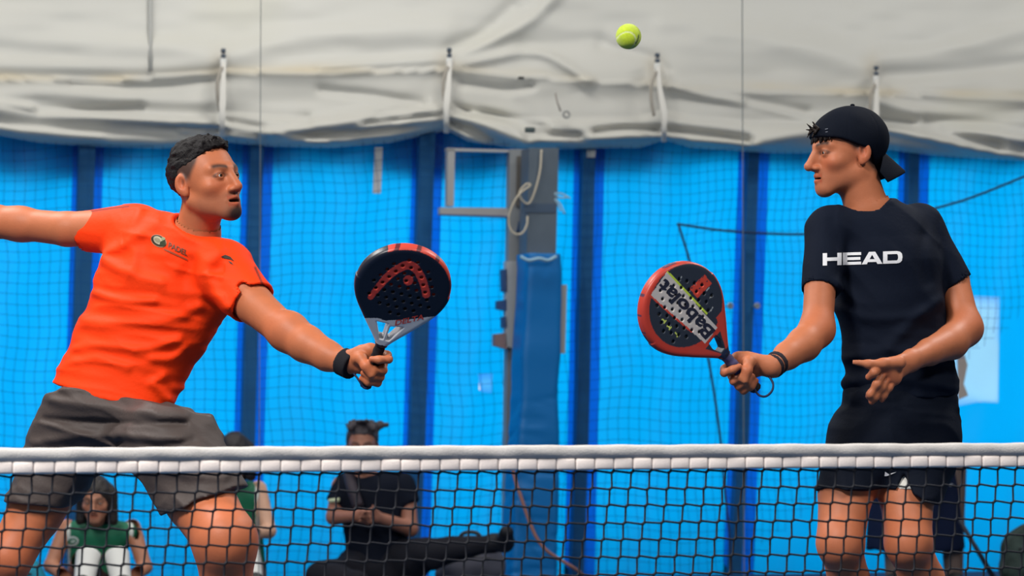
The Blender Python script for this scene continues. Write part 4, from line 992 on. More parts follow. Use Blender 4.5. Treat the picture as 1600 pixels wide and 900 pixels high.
    for i in range(3): pr.append(Seg(pp[i], pp[i + 1], (pel[i][1] / 540, pel[i][2]), (pel[i + 1][1] / 540, pel[i + 1][2]), sd, .02, cap0=(i == 0)))
    a1, e1, a2, e2 = Jn(1346, 690, 9.18), Jn(1318, 795, 9.11), Jn(1447, 690, 9.22), Jn(1417, 810, 9.12)
    pr += [Seg(a1, e1, (.098, .115), (.086, .106), (1, 0, 0), .04), Seg(a2, e2, (.097, .115), (.082, .106), (1, 0, 0), .04)]
    X9 = lambda px: (px - 800) / F * 9.1
    Z9 = lambda py: CAMH + (672 - py) / F * 9.1
    pr += [Fn(lambda q: np.interp(q[:, 0], [X9(1280), X9(1372), X9(1380), X9(1410), X9(1462)], [Z9(764), Z9(763), Z9(762), Z9(765), Z9(788)]) - q[:, 2], .004)]
    # slit at the outer thigh, white lining behind
    sl = [Jn(1411, 738, 9.02), Jn(1399, 768, 9.02), Jn(1423, 768, 9.02)]
    def slit(q):
        px = 800 + F * q[:, 0] / q[:, 1]; py = 672 - F * (q[:, 2] - CAMH) / q[:, 1]
        return np.maximum(np.abs(px - 1411) / 540 - np.clip((py - 739) / 540, -.02, .2) * .50, q[:, 1] - 9.085)
    pr += [Fn(slit, .003, 'sub')]
    g1 = folds(np.array([[10, 0, 3], [0, 8, 0], [0, 0, 9]]), .008, 81); g2 = folds(np.array([[5, 0, 0], [0, 6, 0], [2, 0, 26]]), .008, 85)
    cloth('shorts', pr, .005, mat('black_shorts', (.005, .0075, .015), .75, .08, bump=.12, bscale=120), root, lambda q, d: d - g1(q) - g2(q) * smooth01(q[:, 2], .93, .99))
    lin = [Seg(Jn(1421, 736, 9.150), Jn(1420, 764, 9.150), (.074, .066), (.078, .094), (1, 0, 0), .004, cap0=True, cap1=True)]
    cloth('shorts_lining', lin, .006, mat('lining', (.62, .60, .55), .8), root)
    shoe(root, anL, (-.5, -1), 'black'); shoe(root, anR, (-.7, -1), 'black')
    return root, sh, ho, hA, Nn
OR_ROOT, OR_SHIRT, OR_H, OR_A, OR_N = player_orange()
BK_ROOT, BK_SHIRT, BK_H, BK_A, BK_N = player_black()

# ================================================================== RACKETS
def to_px(V): 
    q = V - np.array([0, 0, CAMH]); c, s = math.cos(PITCH), math.sin(PITCH); dep = q[:, 1] * c + q[:, 2] * s; up = -q[:, 1] * s + q[:, 2] * c
    return 800 + F * q[:, 0] / dep, 450 - F * up / dep
def poly_in(px, py, poly):
    ins = np.zeros(len(px), bool); n = len(poly)
    for i in range(n):
        (x0, y0), (x1, y1) = poly[i], poly[(i + 1) % n]
        if y0 == y1: continue
        c = ((y0 > py) != (y1 > py)) & (px < (x1 - x0) * (py - y0) / (y1 - y0) + x0); ins ^= c
    return ins
def text_shape(txt, bold=0.0):
    c = bpy.data.curves.new('txt', 'FONT'); c.body = txt; c.offset = bold; c.size = 1; o = bpy.data.objects.new('txt', c); COL.objects.link(o)
    dg = bpy.context.evaluated_depsgraph_get(); me = bpy.data.meshes.new_from_object(o.evaluated_get(dg))
    v = np.array([q.co[:2] for q in me.vertices]); f = [list(p.vertices) for p in me.polygons]
    bpy.data.objects.remove(o); bpy.data.curves.remove(c); bpy.data.meshes.remove(me)
    lo, hi = v.min(0), v.max(0); return (v - lo) / (hi - lo), f
def on_plane(px, py, c, n):
    d = ray(px, py); o = np.array([0, 0, CAMH]); return o + d * (np.dot(c - o, n) / np.dot(d, n))
def plane_text(name, txt, p0, p1, hvec, c, n, m, parent, bold=.02):    # p0,p1 baseline ends; hvec height (pixels)
    uv, f = text_shape(txt, bold); p0, p1, hv = map(np.array, (p0, p1, hvec))
    v = [on_plane(*(p0 + (p1 - p0) * a + hv * b), c, n) for a, b in uv]
    return obj(name, pymesh(name, v, f), m, parent, False)
def racket(label, butt, tip, phi, colf, thr_holes, grip_m, head=(.13, .330), L=.455):
    butt = np.array(butt); A = nrm(np.array(tip) - butt); N0 = np.array([0, -1., 0]); N0 = nrm(N0 - A * np.dot(N0, A)); W0 = np.cross(A, N0)
    W0 = W0 if W0[0] > 0 or abs(A[0]) > .6 else -W0
    W0 = np.cross(A, N0)
    W = W0 * math.cos(phi) - N0 * math.sin(phi); Nn = np.cross(W, A)
    M = np.stack([W, A, Nn]); toW = lambda V: V @ M + butt
    root = empty('padel_racket', butt, label, 'racket')
    hw, hy = head; th = .019
    def d2(q):
        x, y = np.abs(q[:, 0]), q[:, 1]
        c1 = np.hypot(x / hw, (y - hy) / (L - hy)) - 1; c1 = c1 * hw * np.where(True, .97, 1)
        t = np.clip((y - .135) / (hy - .135), 0, 1); wdt = .017 + (hw * .985 - .017) * np.sin(np.clip(t, 0, 1) * math.pi / 2) ** 1.15
        c2 = np.where(y < .13, np.hypot(np.maximum(x - .014, 0), .13 - y) , np.where(y > hy, np.hypot(x - hw * .5, y - hy) , (x - wdt) * .82))
        k = .012; h = np.maximum(k - np.abs(c1 - c2), 0) / k; return np.minimum(c1, c2) - h * h * k * .25
    holes = [(x + (.012 if r % 2 else 0), y) for r, y in enumerate(np.arange(.225, .43, .0215)) for x in np.arange(-.096, .097, .024)]
    holes = [(x, y) for x, y in holes if math.hypot(x / (hw - .035), (y - hy) / (L - hy - .035)) < 1 and y > .235]
    HX = np.array(holes)
    def f(q):
        a = d2(q); b = np.abs(q[:, 2]) - th; k = .014; h = np.maximum(k - np.abs(a - b), 0) / k; d = np.maximum(a, b) + h * h * k * .25
        dh = np.min(np.hypot(q[:, 0][:, None] - HX[None, :, 0], q[:, 1][:, None] - HX[None, :, 1]), 1) - .0047
        d = np.maximum(d, -dh)
        for poly in thr_holes:
            e = np.full(len(q), -1e3); n = len(poly); sg = np.sign(sum(poly[i][0] * poly[(i + 1) % n][1] - poly[(i + 1) % n][0] * poly[i][1] for i in range(n)))
            for i in range(n):
                p0, p1 = np.array(poly[i]), np.array(poly[(i + 1) % n]); t = p1 - p0; nn = sg * np.array([t[1], -t[0]]) / np.linalg.norm(t); e = np.maximum(e, (q[:, :2] - p0) @ nn)
            d = np.maximum(d, -(e - .003))
        return d
    V, Q = mesher([Fn(f, .002, 'add')], (-.145, .11, -.03), (.145, .475, .03), .0019, B=16)
    col = colf(V, *to_px(toW(V)))
    fr = obj('frame', pymesh('frame', toW(V), Q, col), mat('racket_paint', (1, 1, 1), .38, .35, attr='Col'), root)
    g = [Seg((0, 0, 0), (0, .135, 0), (.0155, .0175), (.0145, .016), (1, 0, 0), .004, cap0=True, cap1=True)]
    V, Q = mesher(g, (-.03, -.02, -.03), (.03, .15, .03), .003, lambda q, d: d + .0007 * np.cos((q[:, 1] + .004 * np.arctan2(q[:, 0], q[:, 2])) * 2 * math.pi / .022))
    obj('grip', pymesh('grip', toW(V), Q), grip_m, root)
    V, Q = mesher([Seg((0, -.012, 0), (0, .006, 0), (.0175, .0195), (.0165, .0185), (1, 0, 0), .004, cap0=True)], (-.03, -.03, -.03), (.03, .04, .03), .003)
    obj('butt_cap', pymesh('butt_cap', toW(V), Q), mat('cap_rubber', (.012, .012, .014), .6, .3), root)
    face = butt + Nn * (th + .0006)
    return root, toW, face, Nn, M
WHITEP = (.52, .53, .56); NAVY = (.006, .008, .018); REDP = (.52, .055, .035)
def col_left(V, px, py):
    c = np.tile(np.array(NAVY), (len(V), 1)); front = V[:, 2] > .012; side = np.abs(V[:, 2]) <= .0165
    c = lerpc(c, REDP, (side & (V[:, 1] > .325) & (V[:, 0] > -.075)) * 1.0)
    c = lerpc(c, NAVY, (side & (np.mod(V[:, 0] * 40 + V[:, 2] * 8, 2.3) < .5)) * .8)
    logo = np.sqrt(seg_dist(px, py, [(579, 464), (592, 447), (608, 430), (624, 419), (638, 414), (650, 420), (659, 435), (664, 450), (666, 460)]))
    wd = np.interp(px, [578, 600, 640, 670], [4.2, 6.0, 6.8, 6.0])
    c = lerpc(c, (.50, .045, .03), (front & (logo < wd)) * 1.0)
    c = lerpc(c, (.50, .045, .03), (front & (np.hypot(px - 638, py - 438) < 7.8)) * 1.0)
    thr = (py > np.interp(px, [575, 592, 601, 640, 680, 700], [497, 497, 501, 499, 494, 488]))
    c = lerpc(c, WHITEP, (thr & (V[:, 1] < .28)) * 1.0)
    c = lerpc(c, NAVY, ((V[:, 1] < .139)) * 1.0)
    return c
rL, toL_, faceL, nL, ML = racket('black padel racket with a red arched emblem and silver throat', PY(573, 597, 8.72), PY(652, 386, 8.48), .30, col_left,
    [[(-.034, .206), (-.008, .206), (-.006, .160), (-.012, .160)], [(.006, .200), (.034, .206), (.012, .160), (.006, .160)]], mat('grip_black', (.010, .010, .014), .75, .2))
plane_text('lettering', 'DELTA', (617, 509), (662, 499), (1.5, -8.5), faceL, nL, mat('red_print', (.52, .05, .03), .5), rL, .02)
def col_right(V, px, py):
    GR = np.array((.022, .028, .042)); c = np.tile(GR, (len(V), 1)); front = V[:, 2] > .012
    r = np.hypot(V[:, 0] / .13, (V[:, 1] - .330) / .125)
    lim = np.interp(V[:, 0], [-.13, -.05, .05, .13], [.80, .85, .93, .975]); low = V[:, 1] < .26
    c = lerpc(c, (.42, .04, .025), ((r > lim) & (V[:, 1] > .2)) * 1.0)
    c = lerpc(c, (.42, .045, .03), ((V[:, 1] <= .235) & (np.abs(V[:, 0]) > np.interp(V[:, 1], [.14, .235], [.004, .05]))) * 1.0)
    c = lerpc(c, (.02, .03, .07), (((V[:, 2] < .004) & (V[:, 1] < .36)) | (np.abs(np.mod(V[:, 1] * 18 + V[:, 0] * 9, 1) - .5) < .06) & (np.abs(V[:, 2]) < .012)) * .85)
    c = lerpc(c, (.48, .44, .42), (front & poly_in(px, py, [(1042, 425), (1016.5, 461), (1102, 537), (1121, 512)])) * 1.0)
    c = lerpc(c, (.42, .55, .05), (front & (seg_dist(px, py, [(1043, 425), (1074, 457), (1104, 490)]) < 2.2)) * 1.0)
    c = lerpc(c, (.50, .05, .03), (front & (seg_dist(px, py, [(1016, 462), (1045, 488), (1080, 518)]) < 2.0)) * 1.0)
    c = lerpc(c, (.50, .05, .03), (front & poly_in(px, py, [(1077, 451), (1101, 429), (1112, 443), (1090, 466)]) & ((np.mod(px * .7 + py * .7, 9) > 1.6) | (np.mod(px * .7 - py * .7, 8) > 3))) * 1.0)
    for x, y in ((1037, 501), (1045, 511), (1057, 522)): c = lerpc(c, (.50, .58, .12), (front & ((np.abs((px - x) * .75 + (py - y) * .66) < 4) & (np.abs((px - x) * .66 - (py - y) * .75) < 1.1) | (np.abs((px - x) * .75 + (py - y) * .66 - 3) < .9) & (np.abs((px - x) * .66 - (py - y) * .75) < 3.2))) * 1.0)
    for x, y in ((1111, 463), (1106, 452), (1112, 483), (1063, 435)): c = lerpc(c, (.30, .32, .33), (front & (np.abs((px - x) + (py - y) * .8) < 1.2) & (np.abs((px - x) * .8 - (py - y)) < 5)) * 1.0)
    c = lerpc(c, (.012, .02, .05), (V[:, 1] < .150) * 1.0)
    return c
rR, toR_, faceR, nR, MR = racket('red and charcoal padel racket with a pale lettered stripe', PY(1177, 603, 8.80), PY(1017, 432, 8.60), .2, col_right,
    [[(-.012, .198), (.012, .198), (.014, .180), (.006, .158), (-.006, .158), (-.014, .180)]], mat('grip_violet', (.075, .075, .17), .7, .25))
plane_text('lettering', 'Babolat', (1118.5, 516), (1040, 434.5), (-16, 15), faceR, nR, mat('dark_print', (.012, .014, .03), .5), rR, .03)
for root_, toW_, m_, a_ in ((rR, toR_, mat('collar_dark', (.008, .010, .022), .5), .138), (rL, toL_, mat('collar_black', (.008, .008, .012), .5), .136)):
    V, Q = mesher([Seg((0, a_ - .006, 0), (0, a_ + .006, 0), (.018, .0195), (.018, .0195), (1, 0, 0), .004, cap0=True, cap1=True)], (-.03, a_ - .02, -.03), (.03, a_ + .03, .03), .003); obj('collar', pymesh('collar', toW_(V), Q), m_, root_)
# wrist loops of the rackets
CORDB = mat('loop_cord', (.008, .016, .06), .6, .3)
MB().tube(spline([PY(553, 584, 8.70), PY(560, 593, 8.69), PY(567, 604, 8.69), PY(572, 607, 8.69), PY(575, 605, 8.70), PY(576.5, 598, 8.71), PY(575, 592, 8.715)], 8), .0030, 8).build('wrist_loop', CORDB, rL)
MB().tube(spline([PY(1178, 601, 8.79), PY(1180, 610, 8.78), PY(1187, 618, 8.77), PY(1197, 619, 8.77), PY(1206, 611, 8.77), PY(1208, 600, 8.78), PY(1203, 590, 8.79), PY(1200, 588, 8.79)], 8), .0032, 8).build('wrist_loop', CORDB, rR)

# ================================================================== PRINT ON THE CLOTHES
def bvh_of(o): me = o.data; return BVHTree.FromPolygons([v.co for v in me.vertices], [p.vertices for p in me.polygons])
def wrap(name, polys, o, bv, m, lift=.0022, cuts=4):
    bm = bmesh.new()
    for poly in polys:
        vs = [bm.verts.new((x, y, 0)) for x, y in poly]; bm.faces.new(vs)
    bmesh.ops.triangulate(bm, faces=bm.faces[:]); bmesh.ops.subdivide_edges(bm, edges=bm.edges[:], cuts=cuts, use_grid_fill=True)
    bm.verts.index_update(); out = []
    for q in bm.verts:
        d = Vector(ray(q.co.x, q.co.y)).normalized(); h = bv.ray_cast(Vector((0, 0, CAMH)), d); p = h[0] if h[0] else Vector(PY(q.co.x, q.co.y, 9.05)); out.append(p - d * lift)
    f = [[q.index for q in p.verts] for p in bm.faces]; bm.free()
    return obj(name, pymesh(name, out, f), m, o)
BVB, BVO = bvh_of(BK_SHIRT), bvh_of(OR_SHIRT)
LET = {'H': [[(0, 0), (.36, 0), (.36, 1), (0, 1)], [(1.2, 0), (1.56, 0), (1.56, 1), (1.2, 1)], [(.36, .36), (1.2, .36), (1.2, .64), (.36, .64)]],
 'E': [[(0, 0), (.36, 0), (.36, 1), (0, 1)], [(.36, 0), (1.5, 0), (1.5, .23), (.36, .23)], [(.36, .38), (1.44, .38), (1.44, .61), (.36, .61)], [(.36, .77), (1.5, .77), (1.5, 1), (.36, 1)]],
 'A': [[(-.04, 0), (.38, 0), (.82, .76), (.82, 1), (.56, 1)], [(1.68, 0), (1.26, 0), (.82, .76), (.82, 1), (1.08, 1)], [(.42, .17), (1.22, .17), (1.10, .40), (.54, .40)]],
 'D': [[(0, 0), (.36, 0), (.36, 1), (0, 1)], [(.36, 0), (1.15, 0), (1.15, .24), (.36, .24)], [(.36, .76), (1.15, .76), (1.15, 1), (.36, 1)], [(1.15, 0), (1.4, .06), (1.56, .22), (1.6, .5), (1.24, .5), (1.22, .34), (1.15, .24)], [(1.15, 1), (1.4, .94), (1.56, .78), (1.6, .5), (1.24, .5), (1.22, .66), (1.15, .76)]]}
WPRINT = mat('white_print', (.72, .72, .74), .6, .2)
x0 = 0
for ch in 'HEAD':
    polys = []
    for poly in LET[ch]: polys.append([(1285.5 + 19.0 * (x0 + a), 415.0 - .030 * 19 * (x0 + a) - 19.3 * b) for a, b in poly])
    wrap('letter', polys, BK_SHIRT, BVB, WPRINT); x0 += {'H': 1.66, 'E': 1.58, 'A': 1.72, 'D': 0}[ch]
circ = lambda cx, cy, rx, ry, rot=0, n=18, a0=0, a1=2 * math.pi: [(cx + rx * math.cos(t) * math.cos(rot) - ry * math.sin(t) * math.sin(rot), cy + rx * math.cos(t) * math.sin(rot) + ry * math.sin(t) * math.cos(rot)) for t in np.linspace(a0, a1, n, endpoint=False)]
DKP = mat('dark_print2', (.035, .022, .012), .6); CRM = mat('cream_print', (.42, .38, .26), .6)
wrap('emblem', [circ(248, 376.5, 13.2, 9.2, .5)], OR_SHIRT, BVO, mat('cream_edge', (.36, .20, .10), .6), .0020, 2)
wrap('emblem', [circ(247.5, 376, 12.0, 8.2, .5)], OR_SHIRT, BVO, DKP, .0030, 2)
wrap('emblem', [circ(247, 375.5, 8.2, 5.6, .6)], OR_SHIRT, BVO, CRM, .0040, 2)
wrap('emblem', [circ(246, 374.8, 4.6, 3.2, .6)], OR_SHIRT, BVO, mat('olive_print', (.30, .27, .17), .6), .0050, 2)
wrap('emblem', [circ(254.2, 380.5, 4.6, 4.2, 0)], OR_SHIRT, BVO, mat('green_print', (.03, .04, .015), .6), .0050, 2)
wrap('emblem', [circ(255, 373, 3.2, 2.6, 0)], OR_SHIRT, BVO, mat('sage_print', (.20, .24, .12), .6), .0050, 2)
uv, tf = text_shape('PADEL', .03)
def wrap_text(uv, tf, p0, p1, hv, o, bv, m, lift=.0025):
    p0, p1, hv = map(np.array, (p0, p1, hv)); out = []
    for a, b in uv:
        q = p0 + (p1 - p0) * a + hv * b; d = Vector(ray(*q)).normalized(); h = bv.ray_cast(Vector((0, 0, CAMH)), d); out.append((h[0] if h[0] else Vector(PY(*q, 9.05))) - d * lift)
    return obj('lettering', pymesh('lettering', out, tf), m, o, False)
wrap_text(uv, tf, (262.5, 386.5), (292, 400), (1.5, -8.5), OR_SHIRT, BVO, mat('brown_print', (.16, .04, .012), .6))
wrap('lettering', [[(256, 388), (268, 393), (293, 405), (292.5, 407), (267, 395.5), (256, 390.5)]], OR_SHIRT, BVO, mat('brown_print2', (.30, .05, .012), .6), .0025, 2)
wrap('emblem', [[(345, 401), (352, 398), (360, 401), (366, 408), (359, 405), (352, 404)], [(356, 407), (362, 410), (365, 414), (359, 411)]], OR_SHIRT, BVO, DKP, .0025, 2)
shorts_b = [c for c in BK_ROOT.children if c.name.startswith('shorts') and 'lining' not in c.name][0]
wrap('emblem', [[(1382, 744), (1383, 737), (1388, 740.5), (1401, 737.5), (1390, 742.5), (1385, 744)]], shorts_b, bvh_of(shorts_b), WPRINT, .003, 2)

# ================================================================== PEOPLE BEHIND THE GLASS
def simple_head(parts, C, Fw, Up, s, skin, neck, cut, hair_prims, hair_m, root, hairc=(.02, .015, .012), goatee=0, hpost=None, h=.0055):
    R = axes(Fw, Up); hp = head_prims(.96, .001)
    toW = make_head(parts, C, R, s, hp, lambda V: head_color(V, skin, skin * np.array((.8, .5, .5)), hairc, .001, 0, goatee, 0, hairc), neck, cut, h)
    for x in (-.0315, .0315): eyeball(root, toW, x, nrm(Fw), R, s)
    V, Q = mesher(hair_prims, (-.17, -.19, -.24), (.17, .17, .19), .006, hpost)
    obj('hair', pymesh('hair', V @ R * s + C, Q), hair_m, root); return toW
def person_mesh(root, prims, parts, cut, skin, h=.011):
    lo, hi = bounds(prims); V, Q = mesher(prims, lo, hi, h, keep=lambda c: ((c - np.array(cut[0])) @ nrm(cut[1])) < .003)
    parts.append((V, Q, flat_skin(V, skin))); skin_obj(parts, root)
wig = lambda q, d: d - .006 * vnoise(q * [60, 40, 14], 91)
LONG = [Ell((0, -.02, .03), (.094, .110, .100), k=.02)] + [Seg((s * .078, -.015, .03), (s * .088, .0, -.11), .034, .030, k=.03) for s in (1, -1)] + [Seg((0, -.09, 0), (0, -.09, -.12), (.08, .04), (.09, .04), k=.03), Ell((0, .085, -.032), (.060, .085, .090), k=.02, op='sub')]
def gripped_hand(P, w_, f):                    # mitt of a small far hand: palm and four fingers, thumb
    w_, f = np.array(w_), np.array(f); d = nrm(f - w_); u = nrm(np.cross(d, [0, 1, .2]))
    P += [Seg(w_, w_ + d * .06, (.034, .02), (.04, .018), u, .02)]
    for i, o in enumerate((-.028, -.01, .01, .028)): P += [Seg(w_ + d * .06 + u * o, w_ + d * (.13 - .01 * abs(i - 1.5)) + u * o * 1.1 + [0, -.01, -.02], .010, .008, u, .006)]
    P += [Seg(w_ + d * .02 - u * .03, w_ + d * .07 - u * .055, .013, .009, u, .01)]
GREEN = mat('green_jersey', (1, 1, 1), .6, .3, attr='Col')
def seated_girl(x, dy, Y, label, head_c, sh, el, wr, kn, an, hair_m, skin, emblem=None):
    root = empty('person', PY(x, 900, Y) * [1, 1, 0], label, 'person')
    j = lambda px, py, d=0: PY(px, py, Y + d)
    neck0, neck1 = j(x, sh[0][1] + 2, .06), j(head_c[0], head_c[1] + 22, -.10); P = []
    hipz = .10; hip = j(x, 905, .15); hip[2] = hipz
    P += chain([hip, j(x, (sh[0][1] + 60), .08), j(x, sh[0][1] + 14, .03)], [(.15, .10), (.13, .09), (.15, .08)], .04)
    P += [Seg(j(sh[0][0] + 6, sh[0][1] + 8, .02), j(sh[1][0] - 6, sh[1][1] + 8, .02), .045, .045, (0, 0, 1), .04), Seg(neck0, neck1, .048, .046, (1, 0, 0), .02)]
    for i in (0, 1):
        S0, E0, W0 = j(*sh[i], .02), j(*el[i], -.05), j(*wr[i], -.28); P += chain([S0, E0, W0], [.046, .040, .028], .03); gripped_hand(P, W0, W0 + [(.06 if i == 0 else -.06), -.03, .01])
        K, A_ = j(*kn[i], -.42), j(*an[i], -.62); A_[2] = .07; H = hip + [(-.09 if i == 0 else .09), -.02, .02]; P += chain([H, K, A_], [.085, .060, .04], .04)
    parts = []; cut = (neck0 + (neck1 - neck0) * .45, neck1 - neck0)
    C = j(*head_c, -.14)
    simple_head(parts, C, (-.02, -.97, -.20), (0, -.2, .98), .98, skin, [Seg(neck0, neck1, .048, .046, (1, 0, 0), .02)], cut, LONG, hair_m, root, hpost=wig)
    person_mesh(root, P, parts, cut, skin)
    pr = chain([hip + [0, 0, .0], j(x, sh[0][1] + 60, .08), j(x, sh[0][1] + 14, .03)], [(.18, .13), (.155, .115), (.175, .10)], .04)
    pr += [Seg(j(sh[0][0] + 8, sh[0][1] + 8, .02), j(sh[1][0] - 8, sh[1][1] + 8, .02), .058, .058, (0, 0, 1), .04)]
    pr += [Ell(neck0 + [0, -.02, .05], (.075, .075, .06), k=.01, op='sub')]
    def colf(V):
        px, py = to_px(V); c = np.tile(np.array((.008, .13, .065)), (len(V), 1))
        for s_, q in ((1, sh[0]), (-1, sh[1])): c = lerpc(c, (.62, .62, .58), (np.abs(px - (q[0] + 2 * s_)) < 3.2) * 1.0)
        return c
    je = cloth('jersey', pr, .011, GREEN, root, None, colf)
    if emblem:
        bv = bvh_of(je); wrap('emblem', [circ(*emblem, 11, 8, -.2)], je, bv, mat('emblem_white', (.6, .62, .6), .6), .006, 2); wrap('emblem', [circ(emblem[0] + 1, emblem[1], 7.5, 5, -.2)], je, bv, mat('emblem_green', (.02, .16, .09), .6), .010, 2); wrap('emblem', [circ(emblem[0] + 2, emblem[1], 4.6, 2.6, -.2)], je, bv, mat('emblem_pale', (.4, .5, .44), .6), .014, 2)
    for i in (0, 1):
        K, A_ = j(*kn[i], -.42), j(*an[i], -.62); A_[2] = .07; t0 = K + (A_ - K) * .20
        cloth('sock', [Seg(t0, A_, (.066, .066), (.048, .048), (1, 0, 0), .01, cap0=True)], .010, mat('sock_white', (.66, .64, .61), .85, .1), root)
        shoe(root, A_, (0, -1), 'black')
SKIN_C = np.array(SRGB(170, 115, 90)); SKIN_D = np.array(SRGB(205, 160, 135))
seated_girl(152, 0, 17.2, 'girl in green jersey and white socks sitting on the floor facing the net', (150, 781), [(104, 824), (207, 824)], [(80, 884), (226, 886)], [(118, 915), (188, 918)], [(141, 849), (180, 849)], [(128, 960), (192, 960)], mat('hair_girl', (.020, .015, .014), .5, .3, bump=.4, bscale=120), SKIN_C, (112, 846))
seated_girl(366, 0, 17.5, 'girl in green jersey hidden behind the bent front leg of the orange-shirted player', (366, 712), [(326, 764), (404, 764)], [(300, 826), (420, 830)], [(328, 830), (385, 836)], [(340, 852), (384, 852)], [(330, 950), (399, 950)], mat('hair_girl2', (.012, .008, .010), .5, .3, bump=.4, bscale=120), SKIN_D)
def seated_man():
    Y = 17.7; j = lambda px, py, d=0: PY(px, py, Y + d); sk = np.array(SRGB(150, 100, 82))
    root = empty('person', PY(585, 900, Y) * [1, 1, 0], 'man in black T-shirt with a topknot sitting with folded arms behind the net', 'person')
    neck0, neck1 = j(572, 748, .02), j(567, 715, -.03); hip = j(592, 900, .05); hip[2] = .12; P = []
    P += chain([hip, j(588, 830, .03), j(583, 768, 0)], [(.15, .11), (.14, .10), (.17, .10)], .04) + [Seg(neck0, neck1, .058, .054, (1, 0, 0), .02), Seg(j(540, 756), j(628, 756), .055, .055, (0, 0, 1), .04)]
    a1 = [j(532, 760), j(522, 808, -.06), j(560, 806, -.24)]; a2 = [j(634, 760), j(641, 826, -.06), j(588, 808, -.26)]
    for a in (a1, a2): P += chain(a, [.052, .045, .031], .03); gripped_hand(P, a[2], a[2] + nrm(a[2] - a[1]) * .1)
    parts = []; cut = (neck0 + (neck1 - neck0) * .4, neck1 - neck0); C = j(566, 697, -.06)
    hr = [Ell((0, -.018, .036), (.086, .106, .094), k=.02), Seg((-.05, -.04, .09), (-.095, -.05, .108), .030, .024, k=.02), Seg((-.095, -.05, .106), (-.130, -.05, .108), .020, .014, k=.01), 
          *[Seg((.075 * math.cos(t), .03 + .05 * math.sin(t * 3), .085 + .03 * math.sin(t)), (.10 * math.cos(t), .05 + .05 * math.sin(t * 5), .10 + .045 * math.sin(t)), .016, .005, k=.012) for t in np.linspace(.6, 2.6, 12)],
          Fn(lambda q: np.interp(q[:, 1], [-.12, -.05, 0, .05, .1], [-.05, -.03, .005, .06, .078]) - q[:, 2], .01)]
    simple_head(parts, C, (.0, -.99, -.1), (0, -.1, .99), 1.03, sk, [Seg(neck0, neck1, .058, .054, (1, 0, 0), .02)], cut, hr, mat('hair_ash', (.045, .038, .045), .55, .2, bump=.5, bscale=120), root, (.02, .015, .015), .6, wig)
    person_mesh(root, P, parts, cut, sk)
    pr = chain([hip, j(588, 830, .03), j(583, 772, 0)], [(.175, .14), (.175, .135), (.195, .125)], .04) + [Seg(j(540, 760), j(628, 760), .072, .072, (0, 0, 1), .04)]
    pr += [Seg(j(545, 760), j(525, 788, -.03), .075, .064, (1, 0, 0), .04, cap1=True), Seg(j(622, 760), j(639, 790, -.03), .075, .066, (1, 0, 0), .04, cap1=True), Ell(neck0 + [0, -.03, .05], (.075, .075, .06), k=.01, op='sub')]
    sh = cloth('t_shirt', pr, .011, mat('black_tee', (.006, .008, .016), .8, .08), root, lambda q, d: d - .010 * vnoise(q * [9, 9, 14], 55))
    MB().tube([j(514, 783, -.10), j(530, 781, -.12)], .012, 8).build('sleeve_tag', mat('sleeve_pale', (.50, .55, .36), .6), root)
    MB().tube(spline([j(545, 742, -.08), j(551, 765, -.17), j(560, 792, -.20)], 6), .034, 8).build('bag_strap', mat('strap_plum', (.020, .013, .022), .7), root)
    L = [hip + [-.08, -.02, .0], j(500, 900, -.30), j(560, 905, -.5)]; L[2][2] = .10
    Rr = [hip + [.10, -.02, .06], j(668, 866, -.18), j(772, 848, -.20)]
    cloth('trousers', chain(L, [.11, .085, .06], .04) + chain(Rr, [.15, .085, .050], .05) + [Seg(hip + [-.1, 0, .02], hip + [.1, 0, .02], .15, .15, (0, 0, 1), .05)], .012, mat('charcoal_trousers', (.012, .012, .017), .8, .08), root, lambda q, d: d - .012 * vnoise(q * [12, 12, 12], 57))
    fd = nrm(Rr[2] - Rr[1]); cloth('shoe', [Seg(Rr[2] - fd * .01, Rr[2] + fd * .07, .055, .045, (0, 0, 1), .02), Seg(Rr[2] + fd * .06 + [0, -.02, -.02], Rr[2] + fd * .07 + [0, -.10, .05], (.045, .045), (.04, .035), (1, 0, 0), .03)], .010, mat('shoe_dark', (.010, .010, .014), .6, .2), root)
seated_man()
def bag(name, label, px, py, Y, r, m, m2, flat=1.0):
    c = PY(px, py, Y); root = empty(name, c * [1, 1, 0], label, 'bag'); c[2] = max(c[2], r[2] * .9)
    cloth('body', [Ell(c, r, k=.02), Ell(c - [0, 0, r[2] * .3], (r[0] * 1.02, r[1] * 1.02, r[2] * .7), k=.03), Pln((0, 0, .01), (0, 0, -1))], .012, m, root, lambda q, d: d - .018 * vnoise(q * 11, 23))
    MB().tube(spline([c + [-r[0] * .4, -r[1] * .5, r[2] * .75], c + [-r[0] * .2, -r[1] * .6, r[2] * 1.08], c + [r[0] * .2, -r[1] * .6, r[2] * 1.08], c + [r[0] * .4, -r[1] * .5, r[2] * .75]], 6), .012, 7).build('handle', m2, root)
    MB().tube(spline([c + [-r[0] * .6, -r[1] * .82, r[2] * .25], c + [0, -r[1] * 1.03, r[2] * .3], c + [r[0] * .6, -r[1] * .82, r[2] * .25]], 6), .006, 6).build('zip', m2, root)
DARKZ = mat('zip_dark', (.02, .02, .022), .6)
bag('sports_bag', 'slate grey sports bag lying beside the folded-arms man', 735, 905, 18.15, (.19, .15, .17), mat('slate_bag', (.065, .065, .085), .8, .1, bump=.2, bscale=60), DARKZ)
bag('tote_bag', 'turquoise bag on the floor left of the girl in green', 25, 905, 17.0, (.16, .12, .13), mat('teal_bag', (.005, .20, .30), .6, .3, bump=.2, bscale=60), DARKZ)
bag('backpack', 'dark olive grey backpack at the lower right corner', 1622, 905, 18.4, (.22, .16, .21), mat('olive_bag', (.035, .05, .045), .8, .1, bump=.4, bscale=60, var=.4, vscale=14), DARKZ)
